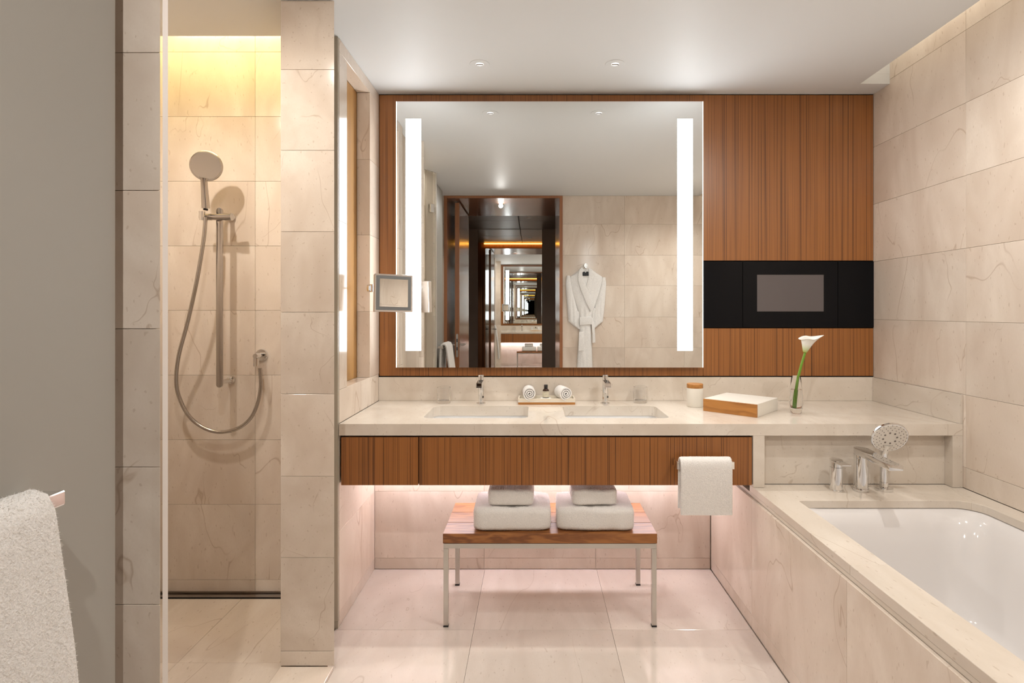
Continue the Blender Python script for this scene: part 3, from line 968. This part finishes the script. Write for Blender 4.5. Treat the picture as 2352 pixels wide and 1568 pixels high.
# ------------------------------------------------------------------ bath and its surround
ZD = 0.591
OX0, OX1, OY0, OY1 = 1.045, 1.732, 0.56, 2.182
ts = thing('bath_surround', 'cream marble bath surround with a tiled apron and slab rim', 'bath surround', (0, 0, 0))
G().box(0.936, 0.99, 0.283, YLOW - 0.001, 0.0, 0.5505).build('apron_core', 'grout', ts)
tiles(ts, (0.922, 0, 0), (0, -1, 0), (0, 0, 1), [-YLOW + 0.001, -2.333, -1.629, -0.92, -0.283], [0.001, 0.057, 0.545])
G().box(0.9345, 0.95, 0.283, YLOW - 0.002, 0.5455, 0.5595).build('shadow_groove', 'marble_top', ts)
rimz = (0.561, ZD)
arc = rrect(OX0, OX1, OY0, OY1, [0.085, 0.014, 0.014, 0.085], 8)
q = 9
c_tr, c_tl, c_bl, c_br = arc[0:q], arc[q:2 * q], arc[2 * q:3 * q], arc[3 * q:4 * q]
o_bl, o_br, o_tr, o_tl = (0.932, YFRONT), (XR - 0.001, YFRONT), (XR - 0.001, 2.3845), (0.932, 2.3845)
def slab(poly, name='rim_slab'):
    return G().prism(poly, *rimz).build(name, 'marble_top', ts, bevel=0.0012, seg=1)
mid_tr, mid_tl = c_tr[4], c_tl[4]
# back slab between the two mitres
e = 0.0006
slab([(0.978, 2.3845), (1.0, 2.3845)][:1] + c_tl[:5][::-1] + c_tr[4:][::-1] + [(1.772, 2.3845)])
# left rim in three lengths
slab([(0.932, 1.6296), (OX0, 1.6296)] + c_tl[5:][::-1][0:] + [mid_tl, (0.9772, 2.3845), (0.932, 2.3845)])
slab([(0.932, 0.921), (OX0, 0.921), (OX0, 1.6284), (0.932, 1.6284)])
slab([(0.932, 0.283), (OX0, 0.283), (OX0, 0.9198), (0.932, 0.9198)])
# right rim and the near end
slab([(1.7728, 2.3845)] + [mid_tr] + c_tr[:4][::-1] + [(OX1, 0.66), (XR - 0.001, 0.66), (XR - 0.001, 2.3845)])
slab([(OX0 + 0.0008, 0.283), (XR - 0.001, 0.283), (XR - 0.001, 0.659)] + [(OX1, 0.659)] + c_br[::-1] + c_bl[::-1][:8] + [(OX0 + 0.0008, 0.575)])

tub = thing('bathtub', 'white enamel bathtub set under the marble rim', 'bathtub', (0, 0, 0))
loops = []
for z, i, r in ((0.5605, -0.035, 0.10), (0.5605, -0.006, 0.09), (0.553, 0.004, 0.09), (0.535, 0.022, 0.10), (0.50, 0.040, 0.11), (0.42, 0.058, 0.12), (0.30, 0.078, 0.13), (0.21, 0.098, 0.14), (0.165, 0.125, 0.14), (0.145, 0.17, 0.13), (0.14, 0.24, 0.08)):
    loops.append([(p[0], p[1], z) for p in rrect(OX0 + i, OX1 - i, OY0 + i * 1.3, OY1 - i * 0.9, r, 8)])
G().loft(loops, False, True).build('tub_shell', 'enamel', tub, smooth=1.2)
G().lathe([(0.001, 0.006), (0.028, 0.006), (0.033, 0.002), (0.033, 0.0)], 28, (1.39, 1.45, 0.1405)).build('waste_cap', 'chrome', tub, smooth=0.6)

# bath taps on the deck
def ellipse_col(rx, ry, z0, z1, n=28, cx=0, cy_=0):
    return [[(cx + rx * math.cos(2 * PI * k / n), cy_ + ry * math.sin(2 * PI * k / n), z) for k in range(n)] for z in (z0, z1)]
ZDK = ZD + 0.0004
bm_ = thing('bath_mixer_handle', 'chrome lever handle, leftmost of the bath taps', 'tap', (1.261, 2.305, ZDK))
G().lathe([(0.001, 0), (0.027, 0), (0.027, 0.004), (0.0245, 0.006), (0.001, 0.006)], 36).build('base_plate', 'chrome', bm_, smooth=0.6)
G().lathe([(0.001, 0.0062), (0.0245, 0.0062), (0.0245, 0.098), (0.001, 0.098)], 36).build('body', 'chrome', bm_, smooth=0.6)
g = G()
rr = 0.0245
lo, hi = [], []
for k in range(36):
    a = 2 * PI * k / 36
    x, y = rr * math.cos(a), rr * math.sin(a)
    if y < 0:
        y2 = y
    lo.append((x, y, 0.0995))
    hi.append((x, y, 0.128 + 0.10 * y))
g.loft([lo, hi])
hh = g.build('handle_cap', 'chrome', bm_, smooth=0.6)
G().prism([(-0.0245, 0.0), (0.0245, 0.0), (0.0215, -0.074), (-0.0165, -0.074)], 0.1205, 0.1245).build('lever', 'chrome', bm_, bevel=0.001)

sp = thing('bath_spout', 'tall chrome bath spout with a flat angled arm', 'tap', (1.364, 2.305, ZDK))
G().loft(ellipse_col(0.029, 0.032, 0, 0.012)).build('base_plate', 'chrome', sp, bevel=0.001, smooth=0.6)
G().loft(ellipse_col(0.0265, 0.0285, 0.0122, 0.150)).build('column', 'chrome', sp, smooth=0.6)
arm = []
n = 20
back = [(0.0265 * math.cos(a), 0.0285 * math.sin(a)) for a in [PI * k / n for k in range(n + 1)]]   # rounded rear end
pl = back + [(-0.0265, -0.225), (0.0265, -0.225)]
def ztop(y): return 0.176 + 0.055 * min(0, y)
def zbot(y): return 0.148 + 0.018 * (y / -0.225 if y < 0 else 0)
lo = [(x, y, 0.1505 - 0.0 if y > -0.1 else 0.1455) for x, y in pl]
hi = [(x, y, ztop(y)) for x, y in pl]
G().loft([lo, hi]).build('arm', 'chrome', sp, bevel=0.0012, smooth=0.6)

def hand_shower_head(parent, R, nrm, c, face_mat, body_mat, rings, dark_ring=None):
    """round spray head: shell + face + nozzles, built along +z then turned"""
    q_ = Vector(nrm).to_track_quat('Z', 'Y')
    def put(o):
        o.rotation_mode = 'QUATERNION'
        o.rotation_quaternion = q_
        o.location = c
    sh = G().lathe([(0.001, -0.020), (R * 0.55, -0.019), (R * 0.86, -0.011), (R, -0.004), (R, 0.003), (R * 0.96, 0.005), (R * 0.93, 0.005), (0.001, 0.0045)], 48).build('spray_head', body_mat, parent, smooth=0.5)
    put(sh)
    f = G().lathe([(0.001, 0.0062), (R * 0.90, 0.0062), (R * 0.93, 0.0048), (0.001, 0.0047)], 48).build('spray_face', face_mat, parent, smooth=0.5)
    put(f)
    if rings:
        k_me = None
        for rad, cnt, sz, off in rings:
            me = G().lathe([(sz, 0), (sz * 0.75, 0.0012), (0.0002, 0.0014)], 8).mesh('nozzle', smooth=0.8)
            me.materials.append(M['nozzle'])
            for i in range(cnt):
                a = 2 * PI * (i + off) / cnt
                o = bpy.data.objects.new('nozzle', me)
                C.objects.link(o)
                o.parent = f
                o.location = (rad * math.cos(a), rad * math.sin(a), 0.0062)
    return q_

hs = thing('bath_hand_shower', 'chrome hand shower with a pale dotted spray face beside the bath spout', 'hand shower', (1.462, 2.31, ZDK))
G().lathe([(0.001, 0), (0.0345, 0), (0.0345, 0.011), (0.033, 0.012), (0.001, 0.012)], 36).build('base_plate', 'chrome', hs, bevel=0.0, smooth=0.6)
G().lathe([(0.001, 0.0122), (0.0165, 0.0122), (0.0165, 0.032), (0.015, 0.0325), (0.015, 0.0345), (0.001, 0.0345)], 28).build('holder', 'chrome', hs, smooth=0.6)
G().tube([(0, 0, 0.035), (0, 0, 0.07), (0.0, -0.001, 0.11), (0.0, -0.001, 0.148), (-0.003, -0.010, 0.178), (-0.006, -0.022, 0.205)], [0.0145, 0.0145, 0.0140, 0.0145, 0.0195, 0.028], 24).build('handle', 'chrome', hs, smooth=0.9)
hand_shower_head(hs, 0.070, (-0.125, -0.89, -0.438), (-0.008, -0.050, 0.2306), 'nozzle_face', 'chrome',
                 [(0.026, 8, 0.0042, 0.25), (0.040, 16, 0.0019, 0.0), (0.051, 20, 0.0019, 0.5), (0.062, 24, 0.0019, 0.2)])

# ------------------------------------------------------------------ bench and folded towels
BX0, BX1, BY0, BY1 = -0.3805, 0.5255, 2.342, 2.722
bn = thing('teak_bench', 'low teak slatted bench on a square steel frame', 'bench', ((BX0 + BX1) / 2, (BY0 + BY1) / 2, 0.0))
hw_, hd_ = (BX1 - BX0) / 2, (BY1 - BY0) / 2
for k in range(3):
    a = -hd_ + k * 0.1268
    sl = G().box(-hw_, hw_, a, a + 0.1252, 0.355, 0.396).build('slat', 'bench_wood', bn, bevel=0.0015)
t_ = 0.020
fr = G()
fr.box(-hw_ + 0.002, hw_ - 0.002, -hd_ + 0.002, -hd_ + 0.022, 0.333, 0.353).box(-hw_ + 0.002, hw_ - 0.002, hd_ - 0.022, hd_ - 0.002, 0.333, 0.353)
fr.box(-hw_ + 0.002, -hw_ + 0.022, -hd_ + 0.022, hd_ - 0.022, 0.333, 0.353).box(hw_ - 0.022, hw_ - 0.002, -hd_ + 0.022, hd_ - 0.022, 0.333, 0.353)
fr.build('steel_frame', 'steel', bn)
for sx in (-1, 1):
    for sy in (-1, 1):
        x = sx * (hw_ - 0.012)
        y = sy * (hd_ - 0.012)
        lg = G().box(x - 0.010, x + 0.010, y - 0.010, y + 0.010, 0.007, 0.3325).build('leg', 'steel', bn, bevel=0.0008)
        G().box(x - 0.0105, x + 0.0105, y - 0.0105, y + 0.0105, 0.0, 0.0068).build('foot_cap', 'black', lg)

def folded_towel(x, y, z, wd, dp_, ht, rot, label, loops_n, seed):
    t = thing('folded_towel', label, 'towel', (x, y, z), rot, group='folded white towels on the bench')
    # cross section: one fat fold at the front, layers meeting at the back
    r = ht * 0.24
    sec = []
    for k in range(9):
        a = PI + (PI / 2) * k / 8
        sec.append((-dp_ / 2 + r + r * math.cos(a), ht - r - r * math.sin(a) * 1.0 if False else r + r * math.sin(a)))
    sec = []
    for cx_, cz_, a0 in ((-dp_ / 2 + r, ht - r, PI / 2), (-dp_ / 2 + r, r * 0.8, PI), (dp_ / 2 - r * 0.6, r * 0.6, 1.5 * PI), (dp_ / 2 - r * 0.6, ht - r * 0.6, 0)):
        rr_ = r if cx_ < 0 else r * 0.6
        if a0 == PI:
            rr_ = r * 0.8
        for k in range(6):
            a = a0 + (PI / 2) * k / 5
            sec.append((cx_ + rr_ * math.cos(a), cz_ + rr_ * math.sin(a)))
    nx = 26
    lps = []
    for i in range(nx + 1):
        u = i / nx
        e_ = 1 - 0.10 * (abs(2 * u - 1) ** 10)
        row = []
        for (py_, pz_) in sec:
            q_ = Vector((u * 4 * wd / 0.3 + seed, py_ * 14, pz_ * 14))
            nz = noise.noise(q_) * 0.0045 + noise.noise(q_ * 3.1) * 0.002
            yy = py_ * e_
            zz = ht / 2 + (pz_ - ht / 2) * e_
            if zz > ht * 0.5:
                zz += nz * 1.5
            row.append((-wd / 2 + wd * u, yy + (nz if py_ < 0 else 0), max(zz, 0.0005)))
        lps.append(row)
    lps = [[(lps[0][0][0] - 0.004, p[1] * 0.9, ht / 2 + (p[2] - ht / 2) * 0.82) for p in lps[0]]] + lps + [[(lps[-1][0][0] + 0.004, p[1] * 0.9, ht / 2 + (p[2] - ht / 2) * 0.82) for p in lps[-1]]]
    b = G().loft(lps).build('towel_cloth', 'terry', t, smooth=1.4)
    pile(t, b, loops_n, 0.0042, rad=0.0006)
    return t
ZB = 0.3990
folded_towel(-0.090, 2.477, ZB, 0.322, 0.245, 0.096, math.radians(0.5), 'large folded white towel on the left of the bench', 15000, 1.3)
folded_towel(0.270, 2.477, ZB, 0.322, 0.245, 0.098, math.radians(-1.5), 'large folded white towel on the right of the bench', 15000, 5.1)
folded_towel(-0.094, 2.450, ZB + 0.105, 0.186, 0.165, 0.066, math.radians(-1), 'small folded towel stacked on the left large towel', 6500, 8.7)
folded_towel(0.264, 2.450, ZB + 0.107, 0.184, 0.165, 0.064, math.radians(1), 'small folded towel stacked on the right large towel', 6500, 3.9)

# ------------------------------------------------------------------ towel rails and hanging towels
def drape(name, label, parent_loc, along, path, th, a0, a1, wob, loops_n, llen, rot=0.0, na=30):
    """cloth hung over a rail: closed section (h, z) swept along the rail"""
    t = thing(name, label, 'towel', parent_loc)
    pts = [Vector((p[0], p[1])) for p in path]
    out_, in_ = [], []
    for i, p in enumerate(pts):
        d = (pts[min(i + 1, len(pts) - 1)] - pts[max(i - 1, 0)]).normalized()
        nn = Vector((-d.y, d.x))
        out_.append(p + nn * th / 2)
        in_.append(p - nn * th / 2)
    sec = out_ + in_[::-1]
    lps = []
    for k in range(na + 1):
        u = k / na
        s = a0 + (a1 - a0) * u
        edge = 1 - 0.35 * max(0, (abs(2 * u - 1) - 0.93) / 0.07) ** 2
        row = []
        for j, p in enumerate(sec):
            mid = (out_[j] + in_[j]) / 2 if j < len(out_) else (out_[2 * len(out_) - 1 - j] + in_[2 * len(out_) - 1 - j]) / 2
            q_ = mid + (p - mid) * edge
            ww = noise.noise(Vector((s * 9, q_.x * 3, q_.y * 2.2))) * wob + noise.noise(Vector((s * 40, q_.x * 20, q_.y * 14))) * wob * 0.3
            h = q_.x + ww
            row.append((h, s, q_.y) if along == 'y' else (s, h, q_.y))
        lps.append(row)
    b = G().loft(lps).build('towel_cloth', 'terry', t, smooth=1.3)
    pile(t, b, loops_n, llen, rad=llen * 0.13)
    return t

# rail on the frosted panel
rl = thing('panel_towel_rail', 'flat chrome towel rail on the frosted glass panel', 'towel rail', (-0.87, 0.76, 1.02))
G().box(0.064, 0.074, -0.20, 0.185, -0.014, 0.012).build('rail_bar', 'chrome', rl, bevel=0.003)
for y in (-0.195, 0.162):
    G().box(0.0004, 0.0636, y, y + 0.022, -0.012, 0.010).build('bracket', 'chrome', rl, bevel=0.002)
path = [(-0.706, 0.36), (-0.722, 0.60), (-0.742, 0.80), (-0.765, 0.97), (-0.772, 1.015), (-0.783, 1.038), (-0.800, 1.044), (-0.815, 1.036), (-0.824, 1.01), (-0.828, 0.90), (-0.830, 0.70), (-0.832, 0.42)]
path = [(p[0] + 0.80, p[1]) for p in path]
drape('bath_towel', 'white bath towel hanging on the frosted panel rail', (-0.80, 0, 0), 'y', path[::-1], 0.017, 0.58, 0.890, 0.006, 60000, 0.0052)

# rail on the vanity front
vr = thing('vanity_towel_rail', 'short chrome towel rail on the front of the vanity', 'towel rail', (0.705, 2.3438, 0.70))
G().box(-0.1175, 0.1175, -0.083, -0.075, -0.009, 0.021).build('rail_bar', 'chrome', vr, bevel=0.001)
for x in (-0.1175, 0.1095):
    G().box(x, x + 0.008, -0.0745, -0.0004, -0.009, 0.021).build('bracket', 'chrome', vr, bevel=0.001)
path = [(-0.099, 0.512), (-0.100, 0.60), (-0.099, 0.70), (-0.096, 0.722), (-0.088, 0.733), (-0.078, 0.736), (-0.068, 0.731), (-0.061, 0.718), (-0.059, 0.69), (-0.058, 0.60), (-0.056, 0.525)]
drape('hand_towel', 'white hand towel hanging on the vanity rail', (0.703, 2.3438, 0.0), 'x', path[::-1], 0.012, -0.104, 0.104, 0.002, 26000, 0.0032)

# ------------------------------------------------------------------ shower set
SX = -1.423
sr = thing('shower_rail', 'flat chrome shower rail with a sliding holder on the shower wall', 'shower rail', (SX, YSH, 0.99))
G().prism(rrect(-0.0135, 0.0135, 0.0, 0.815, 0.0134, 6), -0.108, -0.096, 'y').build('rail_bar', 'chrome_soft', sr, bevel=0.001, smooth=0.6)
for z in (0.022, 0.790):
    G().lathe([(0.0105, -0.0955), (0.0105, -0.016), (0.018, -0.014), (0.0185, -0.0005)], 24, (0, 0, z), 'y').build('wall_bracket', 'chrome', sr, smooth=0.6)
sl = G().lathe([(0.001, -0.070), (0.0155, -0.070), (0.0155, -0.03), (0.0145, -0.0295), (0.0145, 0.030), (0.0155, 0.0305), (0.0165, 0.0305), (0.0165, 0.062), (0.001, 0.062)], 28, (0.0, -0.113, 0.772), 'x').build('slider', 'chrome_soft', sr, smooth=0.6)
G().lathe([(0.001, -0.082), (0.0125, -0.082), (0.0135, -0.0705), (0.001, -0.0705)], 24, (0.0, -0.113, 0.772), 'x').build('slider_button', 'chrome', sl, smooth=0.6)
G().lathe([(0.010, -0.020), (0.0135, 0.020)], 24, (-0.0565, -0.142, 0.772), 'z').build('holder_cone', 'chrome', sl, smooth=0.6)

def S(px_, py_, y):
    return Vector(((px_ - VPX) * y / FPX, y, EYE - (py_ - VPY) * y / FPX))
yh = YSH - 0.142
o0 = S(472, 482, yh)
hs2 = thing('shower_hand_set', 'round chrome hand shower with a grey hose hanging in a loop', 'hand shower', tuple(o0))
def R_(p):
    return tuple(Vector(p) - o0)
G().tube([R_(S(472, 483, yh)), R_(S(472.5, 479, yh))], 0.0095, 20).build('seal_ring', 'black', hs2, smooth=0.6)
G().tube([R_(S(472.5, 478.5, yh)), R_(S(471, 455, yh - 0.004)), R_(S(469.5, 432, yh - 0.012)), R_(S(468.5, 415, yh - 0.018)), R_(S(469.5, 408, yh - 0.020))], [0.0165, 0.0155, 0.014, 0.0135, 0.020], 24).build('handle', 'chrome_soft', hs2, smooth=0.9)
hand_shower_head(hs2, 0.0665, (0.30, -0.94, -0.06), R_(S(474, 381, yh - 0.022)), 'chrome_soft', 'chrome_soft', None)
# hose as a smooth curve through points read along it
ctrl = [(472, 499, yh), (469, 540, yh - 0.004), (460, 600, yh - 0.005), (449, 660, yh - 0.005), (431, 740, yh + 0.01), (411, 815, yh + 0.03), (405, 870, yh + 0.045), (411, 910, yh + 0.06), (434, 955, yh + 0.07), (468, 982, yh + 0.08), (505, 992, yh + 0.085), (545, 984, yh + 0.085), (575, 961, yh + 0.085), (592, 925, yh + 0.085), (599, 885, yh + 0.085), (597, 845, yh + 0.085)]
cp = [Vector(R_(S(*c))) for c in ctrl]
hp = []
for i in range(len(cp) - 1):
    p0, p1, p2, p3 = cp[max(i - 1, 0)], cp[i], cp[i + 1], cp[min(i + 2, len(cp) - 1)]
    for k in range(8):
        t = k / 8
        hp.append(0.5 * ((2 * p1) + (p2 - p0) * t + (2 * p0 - 5 * p1 + 4 * p2 - p3) * t * t + (3 * p1 - p0 - 3 * p2 + p3) * t ** 3))
hp.append(cp[-1])
G().tube(hp, 0.0083, 14).build('hose', 'chrome_soft', hs2, smooth=0.9)
wo = S(602, 815, YSH)
ot = thing('shower_wall_outlet', 'round chrome wall outlet feeding the shower hose', 'wall outlet', (wo.x, YSH, wo.z))
G().lathe([(0.001, -0.010), (0.027, -0.010), (0.029, -0.006), (0.029, -0.0005)], 36, axis='y').build('wall_plate', 'chrome', ot, smooth=0.6)
G().lathe([(0.001, -0.066), (0.011, -0.066), (0.012, -0.064), (0.012, -0.0102)], 28, axis='y').build('elbow', 'chrome', ot, smooth=0.6)
G().lathe([(0.0085, -0.049), (0.0125, -0.047), (0.0125, -0.0105)], 24, (0, -0.0565, 0), 'z').build('hose_nut', 'chrome', ot, smooth=0.6)

# ------------------------------------------------------------------ bathrobe (seen in the mirror)
def B(px_, py_):
    return ((px_ - VPX) / 232.0, EYE - (py_ - VPY) / 232.0)
rx, rz = B(1346, 622)
hk = thing('robe_hook', 'chrome wall hook above the white bathrobe', 'hook', (rx, YFRONT, B(0, 609)[1]))
G().lathe([(0.020, 0.0005), (0.020, 0.008), (0.001, 0.0085)], 24, axis='y').build('wall_plate', 'chrome', hk, smooth=0.6)
G().box(-0.018, 0.018, 0.009, 0.040, -0.014, 0.014).build('hook_block', 'steel', hk, bevel=0.001)
hg = thing('coat_hanger', 'black hanger inside the collar of the bathrobe', 'hanger', (rx, YFRONT + 0.050, rz))
def rel(pts):
    return [(B(*p)[0] - rx, B(*p)[1] - rz) for p in pts]
G().prism(rel([(1338, 633), (1338, 625), (1342, 623), (1345, 626), (1348, 623), (1352, 624), (1352.5, 633)]), -0.006, 0.010, 'y').build('hanger_neck', 'hanger', hg, bevel=0.003)
G().tube([(0, 0, 0.0), (0.004, 0, 0.015), (0.0, 0, 0.028), (-0.006, -0.006, 0.036), (0.0, -0.008, 0.041)], 0.0015, 8).build('hanger_hook', 'chrome', hg, smooth=0.9)
rb = thing('bathrobe', 'white bathrobe with tied belt hanging on the marble wall in the mirror', 'bathrobe', (rx, YFRONT + 0.004, rz))
def robe_sheet(name, rows, y0, dep, wr=0.0035, seed=0.0, nseg=26):
    """front of a hung garment: rows of (py, left px, right px), bulging away from the wall"""
    dense = []
    for (a, b) in zip(rows[:-1], rows[1:]):
        for k in range(4):
            t = k / 4
            dense.append(tuple(a[i] + (b[i] - a[i]) * t for i in range(3)))
    dense.append(rows[-1])
    lps = []
    for (py_, l, r) in dense:
        row = []
        for k in range(nseg + 1):
            u = k / nseg
            x, z = B(l + (r - l) * u, py_)
            bul = (1 - abs(2 * u - 1) ** 3.2) ** 0.6
            fold = noise.noise(Vector((x * 42, seed, z * 5))) * wr * 2.0 * bul
            row.append((x - rx, y0 + dep * bul + fold, z - rz))
        back = [(p[0], y0 * 0.5, p[2]) for p in (row[-1], row[0])]
        lps.append(row + back)
    return G().loft(lps).build(name, 'terry_robe', rb, smooth=1.0)
robe_sheet('robe_body', [(617, 1334, 1360), (625, 1324, 1370), (634, 1311, 1384), (645, 1306, 1388), (670, 1313, 1380), (700, 1324, 1369), (715, 1329, 1363), (732, 1332, 1360), (750, 1332, 1359), (775, 1330, 1360), (810, 1328, 1361), (843, 1326, 1362), (905, 1322, 1365)], 0.010, 0.030)
robe_sheet('sleeve', [(632, 1302, 1310), (650, 1299.5, 1313), (680, 1301.5, 1319), (705, 1303.5, 1326), (722, 1305, 1331), (738, 1306.5, 1333), (748, 1318, 1334), (756, 1330, 1334)], 0.008, 0.026, seed=4)
robe_sheet('sleeve', [(636, 1384, 1392), (652, 1381, 1394), (680, 1374, 1392), (705, 1367, 1390), (722, 1363, 1388), (738, 1361, 1385.5), (747, 1361, 1376), (754, 1361, 1367)], 0.008, 0.026, seed=9)
def robe_prism(name, pts, y0, y1, bev=0.005):
    return G().prism(rel(pts), y0, y1, 'y').build(name, 'terry_robe', rb, bevel=bev, seg=3, smooth=0.9)
robe_prism('lapel', [(1337, 613), (1341, 620), (1339, 628), (1340, 640), (1346, 656), (1356, 678), (1363, 695), (1358, 714), (1356, 714), (1345, 692), (1335, 668), (1328, 645), (1328, 630), (1331, 618)], 0.034, 0.052)
robe_prism('lapel', [(1352, 614), (1358, 618), (1366, 627), (1364, 645), (1357, 668), (1355, 679), (1346, 657), (1350, 645), (1352, 634), (1352, 624)], 0.033, 0.047)
robe_prism('cuff_fold', [(1309, 726), (1325, 711), (1331, 716), (1333, 756), (1330, 757), (1306, 737)], 0.012, 0.026, 0.006)
robe_prism('cuff_fold', [(1366, 706), (1384, 724), (1386, 738), (1366, 754), (1361, 752), (1361, 716)], 0.012, 0.026, 0.006)
robe_prism('belt', [(1331.5, 728), (1360, 727), (1360, 745), (1332, 747)], 0.030, 0.050, 0.005)
robe_prism('belt_end', [(1358, 728), (1362, 730), (1366, 745), (1367.5, 770), (1368, 787), (1361, 788), (1361, 766), (1359, 746)], 0.030, 0.041, 0.004)
robe_prism('pocket', [(1330.5, 762), (1342, 762), (1341, 806), (1329, 806)], 0.036, 0.046, 0.003)

# ------------------------------------------------------------------ recessed ceiling spots
def downlight(x, y, label, tgt, watt, ang_=95, visible_ring=True, col=(1.0, 0.975, 0.94)):
    d = thing('ceiling_spot', label, 'downlight', (x, y, ZC - 0.0004), group='recessed ceiling spots')
    G().lathe([(0.018, 0.0), (0.0195, -0.002), (0.045, -0.0022), (0.047, 0.0)], 40, cap0=False, cap1=False).build('trim_ring', 'paint', d, smooth=0.5)
    G().lathe([(0.0005, -0.0008), (0.0175, -0.0008), (0.0175, 0.0)], 28).build('lamp_lens', 'lamp', d, smooth=0.5)
    G().box(-0.016, 0.016, -0.0035, 0.002, -0.0042, -0.0012).build('lamp_slot', 'nozzle', d)
    spot('bulb', (0, 0, -0.012), tgt, watt, col, ang_, 0.75, d, 0.02)
downlight(-0.249, 2.595, 'small white ceiling spot above the left basin', (0, 0.02, -1), L_DOWN * 0.8)
downlight(0.385, 2.595, 'small white ceiling spot above the right basin', (0, 0.02, -1), L_DOWN * 0.8)
downlight(-0.92, 1.43, 'unseen extra ceiling spot in front of the tall marble pier', (0.14, 0.12, -1), L_DOWN * 0.6, 172, col=(1.0, 0.93, 0.85))  # extra lamp for the pier, put where the mirror does not show it
downlight(1.16, 1.60, 'added fill spot above the middle of the bath', (0.10, 0.10, -1), L_DOWN * 1.05, 172)  # fill lamp added where the mirror's light strip hides it
downlight(1.352, 0.90, 'added fill spot above the near end of the bath', (0.05, 0.25, -1), L_DOWN * 0.95, 172)  # another added bath fill, hidden behind the same light strip
downlight(-1.47, 1.86, 'added fill spot inside the shower', (0.05, 0.12, -1), L_DOWN * 1.0, 160, col=(1.0, 0.92, 0.84))  # added out of view to brighten the shower wall
downlight(-1.30, 0.66, 'added fill spot in the space behind the frosted panel', (0.0, -0.15, -1), L_DOWN * 0.7, 85)  # unseen lamp added so the frosted panel glows from behind
dl = thing('doorway_fill_spot', 'added fill spot in the wooden ceiling of the doorway', 'downlight', (-0.34, -0.05, pz - 0.0004))  # fill added to brighten surfaces that face the camera
G().lathe([(0.018, 0.0), (0.0195, -0.002), (0.032, -0.0022), (0.034, 0.0)], 32, cap0=False, cap1=False).build('trim_ring', 'steel', dl, smooth=0.5)
G().lathe([(0.0005, -0.0008), (0.0175, -0.0008), (0.0175, 0.0)], 24).build('lamp_lens', 'lamp', dl, smooth=0.5)
spot('bulb', (0, 0, -0.012), (0.15, 0.95, -0.75), L_DOOR_FILL, (1.0, 0.97, 0.93), 125, 1.0, dl, 0.02)
